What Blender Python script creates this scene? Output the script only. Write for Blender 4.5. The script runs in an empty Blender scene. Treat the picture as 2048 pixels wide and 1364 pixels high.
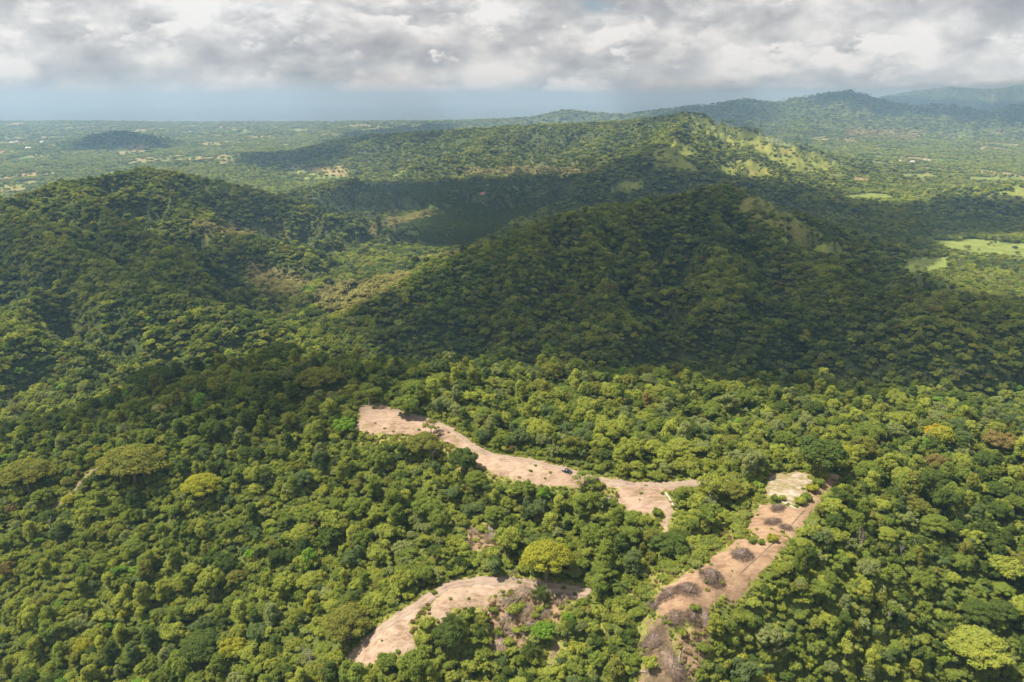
import bpy, bmesh, math, random
import numpy as np
from mathutils import Vector, Matrix, Euler

# ------------------------------------------------------------------ camera
SC = bpy.context.scene
COL = SC.collection
CAMZ = 330.0
PITCH = math.radians(17.2)
FPX = 1577.0                                   # focal length in pixels of a 2048 px wide picture
cam_d = bpy.data.cameras.new('camera')
cam = bpy.data.objects.new('camera', cam_d)
COL.objects.link(cam)
cam.location = (0, 0, CAMZ)
cam.rotation_euler = (math.radians(90) - PITCH, 0, 0)
cam_d.sensor_width = 36.0
cam_d.lens = FPX / 2048 * 36.0
cam_d.clip_start = 1.0
cam_d.clip_end = 250000.0
SC.camera = cam

# ------------------------------------------------------------------ light
SUN_EL = math.radians(61)
SUN_AZ = math.radians(-97)                     # seen from the camera: 0 = straight ahead, negative = left
SUN_DIR = Vector((math.sin(SUN_AZ) * math.cos(SUN_EL), math.cos(SUN_AZ) * math.cos(SUN_EL), math.sin(SUN_EL)))
sun_d = bpy.data.lights.new('sun', 'SUN')
sun_d.energy = 4.8
sun_d.angle = math.radians(0.53)
sun_d.color = (1.0, 0.93, 0.82)
sun = bpy.data.objects.new('sun', sun_d)
COL.objects.link(sun)
sun.rotation_euler = SUN_DIR.to_track_quat('Z', 'Y').to_euler()

SC.view_settings.view_transform = 'Standard'
SC.view_settings.look = 'None'
SC.view_settings.exposure = 1.0
SC.view_settings.gamma = 1.0
SC.view_settings.use_curve_mapping = False
SC.cycles.use_denoising = True
SC.cycles.max_bounces = 4
SC.cycles.diffuse_bounces = 3
SC.cycles.use_fast_gi = False
SC.cycles.glossy_bounces = 1
SC.cycles.transmission_bounces = 3
SC.cycles.transparent_max_bounces = 16
SC.cycles.volume_bounces = 1
SC.cycles.sample_clamp_indirect = 4.0
SC.cycles.use_adaptive_sampling = True
SC.cycles.adaptive_threshold = 0.02
SC.cycles.caustics_reflective = False
SC.cycles.caustics_refractive = False


class NT:
    """small helper to write node trees"""
    def __init__(self, tree):
        self.t = tree
        tree.nodes.clear()

    def n(self, kind, **kw):
        nd = self.t.nodes.new(kind)
        ins = kw.pop('ins', {})
        for k, v in kw.items():
            setattr(nd, k, v)
        for k, v in ins.items():
            if isinstance(v, bpy.types.NodeSocket):
                self.t.links.new(v, nd.inputs[k])
            else:
                nd.inputs[k].default_value = v
        return nd

    def m(self, op, a, b=0.0, c=0.0, clamp=False):
        nd = self.t.nodes.new('ShaderNodeMath')
        nd.operation = op
        nd.use_clamp = clamp
        for i, v in enumerate((a, b, c)):
            if isinstance(v, bpy.types.NodeSocket):
                self.t.links.new(v, nd.inputs[i])
            else:
                nd.inputs[i].default_value = v
        return nd.outputs[0]

    def noise(self, vec, scale, detail=4, rough=0.55, dist=0.0, lac=2.0):
        nd = self.n('ShaderNodeTexNoise', ins={'Scale': scale, 'Detail': detail, 'Roughness': rough, 'Distortion': dist, 'Lacunarity': lac})
        if vec is not None:
            self.t.links.new(vec, nd.inputs['Vector'])
        return nd.outputs['Fac']

    def mapr(self, v, a, b, c=0.0, d=1.0, smooth=False):
        nd = self.n('ShaderNodeMapRange', clamp=True, ins={'From Min': a, 'From Max': b, 'To Min': c, 'To Max': d})
        if smooth:
            nd.interpolation_type = 'SMOOTHSTEP'
        self.t.links.new(v, nd.inputs['Value'])
        return nd.outputs['Result']

    def mix(self, f, a, b, kind='MIX'):
        nd = self.t.nodes.new('ShaderNodeMix')
        nd.data_type = 'RGBA'
        nd.blend_type = kind
        for s, v in ((nd.inputs[0], f), (nd.inputs[6], a), (nd.inputs[7], b)):
            if isinstance(v, bpy.types.NodeSocket):
                self.t.links.new(v, s)
            else:
                s.default_value = v if not isinstance(v, tuple) or len(v) == 4 else (*v, 1.0)
        return nd.outputs[2]

    def ramp(self, f, stops):
        nd = self.t.nodes.new('ShaderNodeValToRGB')
        el = nd.color_ramp.elements
        while len(el) < len(stops):
            el.new(0.5)
        for e, (p, c) in zip(el, stops):
            e.position = p
            e.color = (*c, 1.0) if len(c) == 3 else c
        self.t.links.new(f, nd.inputs[0])
        return nd.outputs[0]

    def link(self, a, b):
        self.t.links.new(a, b)


# ------------------------------------------------------------------ world: blue sky with a broken deck of cumulus
world = bpy.data.worlds.new('World')
SC.world = world
world.use_nodes = True
world.cycles.sampling_method = 'MANUAL'
world.cycles.sample_map_resolution = 512
W = NT(world.node_tree)
sky = W.n('ShaderNodeTexSky', sky_type='NISHITA', sun_disc=False, sun_elevation=SUN_EL,
          sun_rotation=SUN_AZ % (2 * math.pi), altitude=300.0, air_density=1.0, dust_density=1.0, ozone_density=1.6)
bg_sky = W.n('ShaderNodeBackground', ins={'Color': sky.outputs[0], 'Strength': 0.052})
tc = W.n('ShaderNodeTexCoord')
dirv = tc.outputs['Generated']
sep = W.n('ShaderNodeSeparateXYZ', ins={0: dirv})
dz = sep.outputs['Z']
az = W.m('ARCTAN2', sep.outputs['X'], sep.outputs['Y'])
el = W.m('ARCSINE', dz)


def sky_ang(u, v):
    x = (u - 1024) / FPX
    y = (682 - v) / FPX
    d = Vector((x, math.cos(PITCH) + y * math.sin(PITCH), -math.sin(PITCH) + y * math.cos(PITCH))).normalized()
    return math.atan2(d.x, d.y), math.asin(d.z)


def sky_blob(u, v, su, sv, amp):
    a0, e0 = sky_ang(u, v)
    da = W.m('DIVIDE', W.m('SUBTRACT', az, a0), su / FPX)
    de = W.m('DIVIDE', W.m('SUBTRACT', el, e0), sv / FPX)
    q = W.m('ADD', W.m('MULTIPLY', da, da), W.m('MULTIPLY', de, de))
    return W.m('MULTIPLY', W.m('EXPONENT', W.m('MULTIPLY', q, -1.0)), amp)


def cloud_vec(off, zs):
    return W.n('ShaderNodeMapping', ins={'Vector': dirv, 'Scale': (1.0, 1.0, zs), 'Location': off}).outputs[0]


n1 = W.noise(cloud_vec((3.1, 1.7, 0.4), 1.5), 9.0, 7, 0.57, 0.0)
s_a = W.noise(cloud_vec((5.3, 2.2, 0.9), 1.9), 7.2, 6, 0.55, 0.0)
s_b = W.noise(cloud_vec((5.3 - 0.016, 2.2, 0.9 + 0.050), 1.9), 7.2, 6, 0.55, 0.0)
relief = W.m('SUBTRACT', s_a, s_b)
# the clear strip above the horizon: the deck ends lower on one side than on the other
bias = W.mapr(el, math.radians(-1.7), math.radians(1.0), -0.55, 0.20)
for a in ((300, 165, 420, 45, 0.15), (1150, 140, 520, 38, 0.13), (1900, 185, 330, 45, -0.22), (880, 195, 160, 22, -0.10), (505, 8, 80, 12, -0.20)):
    bias = W.m('ADD', bias, sky_blob(*a))
high = W.mapr(el, math.radians(9), math.radians(35), 0.0, -0.16)
dens = W.m('ADD', W.m('ADD', W.m('ADD', n1, W.m('MULTIPLY', W.m('SUBTRACT', s_a, 0.5), 0.4)), bias), high)
cover = W.mapr(dens, 0.42, 0.60, 0.0, 1.0, True)
shade = W.m('ADD', W.m('MULTIPLY', relief, 3.0), 0.68)
shade = W.m('ADD', shade, W.m('MULTIPLY', W.m('SUBTRACT', n1, 0.5), 1.1))
# nearer cumulus heads with firm edges in front of the soft deck
f_a = W.noise(cloud_vec((1.3, 6.2, 2.9), 2.0), 7.0, 8, 0.60, 0.0)
f_b = W.noise(cloud_vec((1.3 - 0.012, 6.2, 2.9 + 0.034), 2.0), 7.0, 8, 0.60, 0.0)
front = W.mapr(f_a, 0.485, 0.535, 0.0, 0.85, True)
shade_f = W.m('ADD', W.m('MULTIPLY', W.m('SUBTRACT', f_a, f_b), 4.2), 0.62)
shade = W.m('ADD', shade, W.m('MULTIPLY', front, W.m('SUBTRACT', shade_f, shade)))
for a in ((640, 125, 190, 30, -0.26), (1240, 130, 330, 34, -0.20), (1560, 50, 200, 40, -0.16), (1960, 5, 130, 26, -0.34),
          (60, 150, 210, 30, -0.12), (330, 15, 120, 40, 0.14), (960, 40, 180, 40, 0.22), (1450, 120, 110, 45, 0.20),
          (1720, 60, 140, 45, 0.24), (1160, 175, 90, 14, 0.16), (1840, 118, 160, 16, 0.14), (200, 60, 180, 30, -0.05)):
    shade = W.m('ADD', shade, sky_blob(*a))
ccol = W.ramp(shade, [(0.0, (0.225, 0.232, 0.248)), (0.32, (0.300, 0.305, 0.315)), (0.62, (0.395, 0.396, 0.40)), (1.0, (0.575, 0.57, 0.56))])
bg_cl = W.n('ShaderNodeBackground', ins={'Color': ccol, 'Strength': 0.84})
cover = W.m('MULTIPLY', cover, W.mapr(el, math.radians(-0.1), math.radians(0.35), 0.0, 0.97))
mixw = W.n('ShaderNodeMixShader', ins={0: cover, 1: bg_sky.outputs[0], 2: bg_cl.outputs[0]})
W.link(mixw.outputs[0], W.n('ShaderNodeOutputWorld').inputs['Surface'])

# ------------------------------------------------------------------ numeric helpers
RNG = np.random.default_rng(7)
PERM = np.random.default_rng(3).permutation(1024)
GA = np.random.default_rng(5).uniform(0, 2 * np.pi, 1024)
GX, GY = np.cos(GA), np.sin(GA)


def gnoise(x, y):
    xi = np.floor(x).astype(np.int64)
    yi = np.floor(y).astype(np.int64)
    xf, yf = x - xi, y - yi
    u = xf * xf * xf * (xf * (xf * 6 - 15) + 10)
    v = yf * yf * yf * (yf * (yf * 6 - 15) + 10)

    def g(ix, iy, fx, fy):
        h = PERM[(PERM[ix & 1023] + iy) & 1023]
        return GX[h] * fx + GY[h] * fy
    a = g(xi, yi, xf, yf)
    b = g(xi + 1, yi, xf - 1, yf)
    c = g(xi, yi + 1, xf, yf - 1)
    d = g(xi + 1, yi + 1, xf - 1, yf - 1)
    return (a + (b - a) * u + (c - a) * v + (a - b - c + d) * u * v) * 1.5


def fbm(x, y, wl, octs=4, gain=0.5, ox=0.0):
    s, a, f = 0, 1.0, 1.0 / wl
    for k in range(octs):
        s = s + a * gnoise(x * f + 17.3 * k + ox, y * f - 9.1 * k + ox * 0.7)
        a *= gain
        f *= 2.03
    return s


def ridged(x, y, wl, octs=4, ox=0.0):
    s, a, f, t = 0, 1.0, 1.0 / wl, 0
    for k in range(octs):
        s = s + a * (1 - np.abs(gnoise(x * f + 11.7 * k + ox, y * f + 5.3 * k + ox)) * 2)
        t += a
        a *= 0.5
        f *= 2.1
    return s / t


def sst(a, b, x):
    t = np.clip((x - a) / (b - a), 0, 1)
    return t * t * (3 - 2 * t)


def ray(u, v):
    x = (u - 1024) / FPX
    y = (682 - v) / FPX
    return np.array((x, math.cos(PITCH) + y * math.sin(PITCH), -math.sin(PITCH) + y * math.cos(PITCH)))


def at(u, v, Y):
    d = ray(u, v)
    t = Y / d[1]
    return np.array((d[0] * t, Y, CAMZ + d[2] * t))


def project(x, y, z):
    """world -> pixel of the 2048 wide picture"""
    cp, sp = math.cos(PITCH), math.sin(PITCH)
    dzz = z - CAMZ
    f = y * cp - dzz * sp
    up = y * sp + dzz * cp
    f = np.maximum(f, 1e-3)
    return 1024 + FPX * x / f, 682 - FPX * up / f


def in_poly(u, v, poly):
    poly = np.asarray(poly, float)
    ins = np.zeros(np.shape(u), bool)
    n = len(poly)
    j = n - 1
    for i in range(n):
        xi, yi = poly[i]
        xj, yj = poly[j]
        c = ((yi > v) != (yj > v)) & (u < (xj - xi) * (v - yi) / (yj - yi + 1e-12) + xi)
        ins ^= c
        j = i
    return ins


def seg_dist(x, y, pts, closed=False):
    """distance to a polyline in plan, and the height interpolated along it when the points have one"""
    best = np.full(np.shape(x), 1e12)
    zz = np.zeros(np.shape(x))
    n = len(pts)
    for i in range(n if closed else n - 1):
        a, b = pts[i], pts[(i + 1) % n]
        dx, dy = b[0] - a[0], b[1] - a[1]
        L = dx * dx + dy * dy + 1e-9
        t = np.clip(((x - a[0]) * dx + (y - a[1]) * dy) / L, 0, 1)
        d = (x - a[0] - t * dx) ** 2 + (y - a[1] - t * dy) ** 2
        m = d < best
        best = np.where(m, d, best)
        if len(a) > 2:
            zz = np.where(m, a[2] + t * (b[2] - a[2]), zz)
    return np.sqrt(best), zz


# ------------------------------------------------------------------ the lie of the land
# near spurs: points the surface passes through, (u, v, ground height)
NEAR = [  # the upper clearing and its road
    (730, 862, 151), (770, 812, 153), (800, 850, 152), (870, 855, 152), (900, 885, 151), (960, 920, 150), (1030, 915, 150),
    (1040, 960, 148), (1130, 942, 150), (1150, 972, 148), (1220, 965, 150), (1290, 970, 150), (1290, 1020, 147), (1340, 1060, 143),
    (1360, 968, 150), (1440, 962, 150),
    # pads running down the spur with the brush piles
    (1660, 955, 151), (1570, 948, 151), (1570, 1000, 150), (1620, 1000, 149.5), (1520, 1012, 148), (1550, 1078, 147), (1600, 1040, 148),
    (1490, 1080, 145.5), (1550, 1100, 146), (1430, 1120, 143), (1480, 1160, 142.5), (1330, 1190, 139), (1420, 1220, 139), (1330, 1240, 136.5),
    (1330, 1300, 127), (1330, 1364, 118), (1240, 1300, 116),
    # the lower clearing
    (1170, 1190, 127), (1100, 1172, 127), (950, 1158, 127), (900, 1215, 124), (860, 1190, 124), (830, 1260, 119), (780, 1240, 119.5), (720, 1310, 113),
    (800, 1300, 114), (1030, 1190, 125), (1050, 1290, 111), (1130, 1300, 112), (940, 1330, 105), (1024, 1364, 102), (700, 1364, 98),
    # slopes between
    (960, 1040, 134), (860, 1000, 134), (760, 950, 136), (1100, 1050, 134), (1230, 1080, 135), (1230, 1180, 127), (1300, 1110, 136),
    (1420, 1030, 143), (1400, 1080, 140),
    (620, 900, 138), (620, 1000, 125), (600, 1100, 113), (560, 1220, 100), (420, 960, 125), (400, 1100, 103), (300, 1220, 84), (300, 1364, 66),
    (160, 960, 117), (100, 1100, 93), (0, 1000, 104), (0, 1200, 74), (0, 1364, 52), (-200, 1100, 80), (-200, 1364, 40),
    (1700, 1050, 141), (1700, 1200, 127), (1600, 1200, 133), (1560, 1300, 119), (1650, 1364, 105), (1850, 1050, 128), (1850, 1200, 113), (2048, 1100, 116),
    (2048, 1300, 94), (1850, 1364, 93), (2250, 1200, 90), (1500, 1364, 111),
    (1800, 920, 133), (2048, 920, 128), (2048, 1000, 120)]
CREST = [  # crests whose trees stand against what lies behind: (u, v of the tree tops, distance, tree height)
    (1100, 790, 455, 10), (1250, 772, 480, 12), (1400, 765, 490, 12), (1560, 772, 500, 12), (1700, 792, 505, 12), (1850, 778, 530, 12),
    (2048, 792, 540, 12), (2250, 800, 540, 12),
    (960, 745, 480, 9), (860, 715, 500, 10), (700, 700, 530, 14), (560, 692, 550, 16), (420, 705, 555, 18), (320, 735, 535, 18), (200, 795, 500, 16),
    (60, 845, 470, 16), (-120, 890, 460, 15), (900, 800, 440, 8), (1020, 850, 410, 8), (1500, 860, 420, 12)]
VALLEY = [(x * 1.0, y * 1.0, z * 1.0) for x, y, z in (
    (0, 720, 62), (-150, 740, 60), (150, 720, 64), (-300, 720, 56), (-450, 640, 48), (320, 720, 68), (450, 700, 74), (600, 640, 72), (-600, 560, 40),
    (0, 900, 62), (-300, 900, 54), (300, 900, 74), (600, 900, 76), (-600, 900, 50), (-500, 300, 30), (-450, 100, 20), (0, 60, 40), (0, -200, 10),
    (400, 60, 30), (550, 350, 66), (700, 450, 70), (-700, 200, 10), (700, 0, 10), (0, 160, 70), (-180, 170, 50), (200, 170, 66), (0, 640, 92), (160, 630, 100),
    (-80, 620, 96), (-250, 660, 82), (330, 640, 100), (-330, 620, 80))]
cps = []
for u, v, z in NEAR:
    d = ray(u, v)
    t = (z - CAMZ) / d[2]
    cps.append((d[0] * t, d[1] * t, z))
for u, v, Y, th in CREST:
    p = at(u, v, Y)
    cps.append((p[0], p[1], p[2] - th))
cps += VALLEY
cps = np.array(cps)


def tps_k(r2):
    return 0.5 * r2 * np.log(r2 + 1e-9)


SCL = 100.0
cx, cy = cps[:, 0] / SCL, cps[:, 1] / SCL
nC = len(cps)
K = tps_k((cx[:, None] - cx) ** 2 + (cy[:, None] - cy) ** 2) + 0.02 * np.eye(nC)
Pm = np.column_stack((np.ones(nC), cx, cy))
A = np.block([[K, Pm], [Pm.T, np.zeros((3, 3))]])
SOL = np.linalg.solve(A, np.concatenate((cps[:, 2], np.zeros(3))))


def tps(x, y):
    out = np.empty(x.shape)
    xs, ys = x / SCL, y / SCL
    for i in range(0, len(x), 20000):
        a, b = xs[i:i + 20000], ys[i:i + 20000]
        k = tps_k((a[:, None] - cx) ** 2 + (b[:, None] - cy) ** 2)
        out[i:i + 20000] = k @ SOL[:nC] + SOL[nC] + SOL[nC + 1] * a + SOL[nC + 2] * b
    return out


# ridges of the middle distance and beyond: (half width, relief share, tree height, crest [(u, v, distance)])
RIDGES = [
    # the shaded hill
    (140, .22, 12, [(640, 640, 800), (780, 562, 860), (900, 512, 940), (1050, 452, 1050), (1180, 408, 1150), (1330, 388, 1240), (1440, 366, 1300)]),
    (125, .22, 12, [(1440, 366, 1300), (1530, 420, 1170), (1620, 490, 1010), (1720, 556, 880), (1900, 575, 790), (2060, 598, 750), (2300, 620, 720)]),
    (80, .22, 12, [(1180, 408, 1150), (1200, 500, 960), (1230, 620, 790)]),
    (80, .22, 12, [(1440, 366, 1300), (1440, 470, 1030), (1480, 590, 830)]),
    (80, .22, 12, [(1050, 452, 1050), (1020, 540, 890), (1010, 640, 770)]),
    (85, .25, 5, [(1440, 366, 1300), (1560, 420, 1330), (1690, 505, 1330)]),
    (70, .25, 5, [(1530, 400, 1320), (1640, 440, 1480), (1720, 470, 1560)]),
    # the hill on the other side of the valley
    (140, .24, 12, [(-350, 470, 1150), (0, 392, 1270), (120, 360, 1420), (200, 342, 1520), (280, 328, 1620), (370, 344, 1650), (450, 358, 1660), (530, 374, 1660), (600, 398, 1640)]),
    (90, .22, 12, [(0, 388, 1270), (130, 480, 1020), (330, 565, 850), (470, 610, 800)]),
    (90, .22, 12, [(-200, 440, 1200), (-100, 560, 900), (0, 640, 760)]),
    (85, .22, 12, [(280, 322, 1620), (400, 435, 1350), (560, 478, 1260)]),
    (80, .22, 12, [(120, 352, 1420), (260, 450, 1180), (380, 520, 1020)]),
    (110, .2, 10, [(640, 362, 2200), (720, 352, 2250)]),
    # the grass ridge and the long wooded ridge behind it
    (240, .26, 8, [(1375, 224, 3800), (1460, 262, 3650), (1560, 292, 3550), (1680, 336, 3450)]),
    (300, .26, 8, [(560, 305, 4300), (700, 275, 4400), (760, 267, 4400), (1000, 251, 4200), (1240, 241, 4000), (1375, 224, 3800)]),
    (190, .26, 8, [(1375, 224, 3800), (1320, 285, 2900), (1180, 345, 2500)]),
    (170, .26, 8, [(1320, 285, 2900), (1430, 345, 2600)]),
    (140, .25, 8, [(1460, 262, 3650), (1490, 318, 3100)]),
    (130, .25, 8, [(1560, 292, 3550), (1580, 335, 3200)]),
    (200, .25, 8, [(1240, 241, 4000), (1180, 300, 3350)]),
    (200, .25, 8, [(1000, 251, 4200), (940, 300, 3600)]),
    (200, .25, 8, [(760, 267, 4400), (660, 320, 3700)]),
    (120, .25, 8, [(1990, 388, 2350), (2080, 352, 2450), (2300, 330, 2500)]),
    # mountains
    (520, .28, 0, [(900, 243, 9500), (1050, 236, 8900), (1140, 220, 8700), (1230, 230, 8400), (1380, 214, 8500), (1490, 198, 8500), (1560, 204, 8500),
                   (1640, 187, 8700), (1700, 182, 8700), (1750, 199, 8500), (1830, 212, 8300), (1880, 209, 8300), (1980, 222, 8200), (2050, 207, 8000), (2300, 196, 8000)]),
    (330, .28, 0, [(1700, 182, 8700), (1650, 225, 7500), (1570, 268, 6400)]),
    (300, .28, 0, [(1490, 198, 8500), (1450, 240, 7200)]),
    (300, .28, 0, [(1380, 214, 8500), (1330, 245, 7000)]),
    (300, .28, 0, [(1830, 212, 8300), (1800, 250, 7200)]),
    (300, .28, 0, [(2050, 207, 8000), (1990, 245, 7000)]),
    (1100, .28, 0, [(1740, 200, 13500), (1830, 188, 14000), (1905, 173, 14500), (1965, 178, 14500), (2050, 169, 14000), (2400, 160, 14000)]),
    # the lone cone on the plain and low swells far out
    (190, .06, 0, [(222, 264, 5480), (246, 263, 5500)]),
    (300, .10, 0, [(60, 304, 5500), (420, 300, 5700), (560, 298, 6200)]),
    (500, .30, 0, [(-300, 246, 10700), (200, 243, 11000), (480, 240, 11600), (700, 238, 12200), (1000, 236, 12700)]),
]
RP = []
for wd, rs, th, pts in RIDGES:
    q = []
    for u, v, Y in pts:
        p = at(u, v, Y)
        q.append((p[0], p[1], max(p[2] - th, 6.0)))
    RP.append((wd, rs, q))


def far_height(x, y):
    r = np.hypot(x, y)
    base = 52 * (1 - sst(900, 3200, y)) * (1 - 0.85 * sst(300, 900, x) * sst(900, 1500, y)) * sst(-2500, 200, x + 1200)
    base = base + 5.0 * fbm(x, y, 420, 3) * sst(600, 1500, r) + 7 * fbm(x, y, 1500, 2, ox=4.0) * sst(2500, 5000, r)
    KS = 5.0
    acc = np.exp(base / KS)                        # ridges are merged with a soft maximum
    for wd, rs, q in RP:
        qa = np.array(q)
        pad = wd * 4.5
        m = (x > qa[:, 0].min() - pad) & (x < qa[:, 0].max() + pad) & (y > qa[:, 1].min() - pad) & (y < qa[:, 1].max() + pad)
        if not m.any():
            continue
        xs, ys = x[m], y[m]
        wx = xs + wd * 0.16 * fbm(xs, ys, wd * 0.9, 3, ox=wd)
        wy = ys + wd * 0.16 * fbm(xs, ys, wd * 0.9, 3, ox=wd + 31)
        d, z = seg_dist(wx, wy, q)
        sp = ridged(xs, ys, max(wd * 0.75, 130.0), 2 if wd < 200 else 3, ox=wd * 0.37)
        t = d / (wd * (0.55 + 0.75 * sp))
        f = np.exp(-0.69 * np.power(t, 1.35))
        h = z * f + z * rs * 1.7 * (sp - 0.52) * np.clip(4 * f * (1 - f), 0, 1)
        acc[m] += np.exp(np.clip(h, -40, 900) / KS)
    h = KS * np.log(acc)
    # the coast: the plain ends and the sea begins
    coast = 11000 + 1900 * sst(-3500, 4500, x) + 4000 * sst(3000, 6000, x) + 350 * fbm(x, y, 1800, 3)
    h = h - 50 * sst(0, 900, y - coast) * (x < 5200) - 50 * sst(17500, 19000, r)
    return h


def height(x, y):
    x = np.asarray(x, float).ravel()
    y = np.asarray(y, float).ravel()
    r = np.hypot(x, y)
    out = np.empty(x.shape)
    w = sst(600, 860, r)
    mn = w < 1
    mf = w > 0
    hn = np.zeros(x.shape)
    hf = np.zeros(x.shape)
    if mn.any():
        hn[mn] = tps(x[mn], y[mn])
    if mf.any():
        hf[mf] = far_height(x[mf], y[mf])
    return hn * (1 - w) + hf * w


TS = np.concatenate((np.arange(160, 900, 4.0), np.geomspace(900, 16000, 420)))


def ground(u, v):
    """the point of the ground that shows at a pixel"""
    d = ray(u, v)
    h = math.hypot(d[0], d[1])
    for ts in (TS[TS < 610], TS):                # near ground first: cheap
        t = ts / h
        x, y, z = d[0] * t, d[1] * t, CAMZ + d[2] * t
        g = height(x, y)
        k = np.nonzero(z < g)[0]
        if len(k):
            break
    i = int(k[0]) if len(k) else len(t) - 1
    if i == 0:
        return Vector((x[0], y[0], g[0]))
    a = (z[i - 1] - g[i - 1])
    b = (g[i] - z[i])
    f = a / (a + b + 1e-9)
    tt = t[i - 1] + f * (t[i] - t[i - 1])
    p = d * tt
    return Vector((p[0], p[1], float(height(p[0], p[1])[0])))


def gz(x, y):
    return float(height(x, y)[0])


# ------------------------------------------------------------------ materials
def new_mat(name):
    m = bpy.data.materials.new(name)
    m.use_nodes = True
    return m, NT(m.node_tree)


def finish(T, bsdf, disp=None):
    o = T.n('ShaderNodeOutputMaterial')
    T.link(bsdf, o.inputs['Surface'])


def mat_plain(name, col, rough=0.8, metal=0.0, vary=0.25, scale=3.0, spec=0.3):
    m, T = new_mat(name)
    tco = T.n('ShaderNodeTexCoord').outputs['Object']
    n = T.noise(tco, scale, 5, 0.6)
    dark = tuple(c * (1 - vary) for c in col)
    light = tuple(min(1, c * (1 + vary)) for c in col)
    c = T.ramp(n, [(0.3, dark), (0.7, light)])
    b = T.n('ShaderNodeBsdfPrincipled', ins={'Base Color': c, 'Roughness': rough, 'Metallic': metal, 'Specular IOR Level': spec})
    finish(T, b.outputs[0])
    return m


def mat_leaf():
    m, T = new_mat('leaf')
    tint = T.n('ShaderNodeAttribute', attribute_type='INSTANCER', attribute_name='tint')
    var = T.n('ShaderNodeAttribute', attribute_type='GEOMETRY', attribute_name='var')
    # per-leaf colour: some leaves greyer, some yellower
    yel = T.mix(1.0, tint.outputs['Color'], (1.22, 1.15, 0.80), 'MULTIPLY')
    blu = T.mix(1.0, tint.outputs['Color'], (0.76, 0.90, 1.0), 'MULTIPLY')
    s = T.n('ShaderNodeSeparateColor', ins={0: var.outputs['Color']})
    c = T.mix(s.outputs[0], blu, yel)
    d = T.n('ShaderNodeBsdfDiffuse', ins={'Color': c, 'Roughness': 0.6})
    t = T.n('ShaderNodeBsdfTranslucent', ins={'Color': T.mix(1.0, c, (1.1, 1.15, 0.6), 'MULTIPLY')})
    a2 = T.n('ShaderNodeMixShader', ins={0: 0.40, 1: d.outputs[0], 2: t.outputs[0]})
    finish(T, a2.outputs[0])
    return m


M_LEAF = mat_leaf()
M_BARK = mat_plain('bark', (0.17, 0.13, 0.10), 0.9, vary=0.35)
M_PALE = mat_plain('pale_bark', (0.28, 0.235, 0.19), 0.9, vary=0.25)
M_DRY = mat_plain('dry_twigs', (0.135, 0.092, 0.070), 0.95, vary=0.4)
M_GREYTWIG = mat_plain('grey_twigs', (0.265, 0.188, 0.130), 0.95, vary=0.3)
M_CONC = mat_plain('concrete', (0.52, 0.49, 0.45), 0.85, vary=0.2)
M_STONE = mat_plain('drain_stone', (0.17, 0.125, 0.095), 0.9, vary=0.35)
M_PAINT = mat_plain('dark_car_paint', (0.018, 0.02, 0.024), 0.25, vary=0.1, spec=0.6)
M_GLASS = mat_plain('window_glass', (0.03, 0.035, 0.04), 0.08, vary=0.1, spec=0.9)
M_TYRE = mat_plain('tyre_rubber', (0.02, 0.02, 0.02), 0.9, vary=0.1)
M_RIM = mat_plain('wheel_metal', (0.5, 0.5, 0.5), 0.35, metal=0.9, vary=0.1)
M_LAMP = mat_plain('lamp_glass', (0.7, 0.7, 0.68), 0.15, vary=0.05)
M_BED = mat_plain('bed_liner', (0.22, 0.22, 0.23), 0.8, vary=0.15)
M_WALL = mat_plain('white_wall', (0.72, 0.68, 0.62), 0.8, vary=0.08)
M_ROOFR = mat_plain('red_roof', (0.50, 0.13, 0.09), 0.6, vary=0.2)
M_ROOFW = mat_plain('pale_metal_roof', (0.74, 0.72, 0.70), 0.5, vary=0.1)
M_WOOD = mat_plain('weathered_wood', (0.16, 0.12, 0.09), 0.9, vary=0.3)


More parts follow.
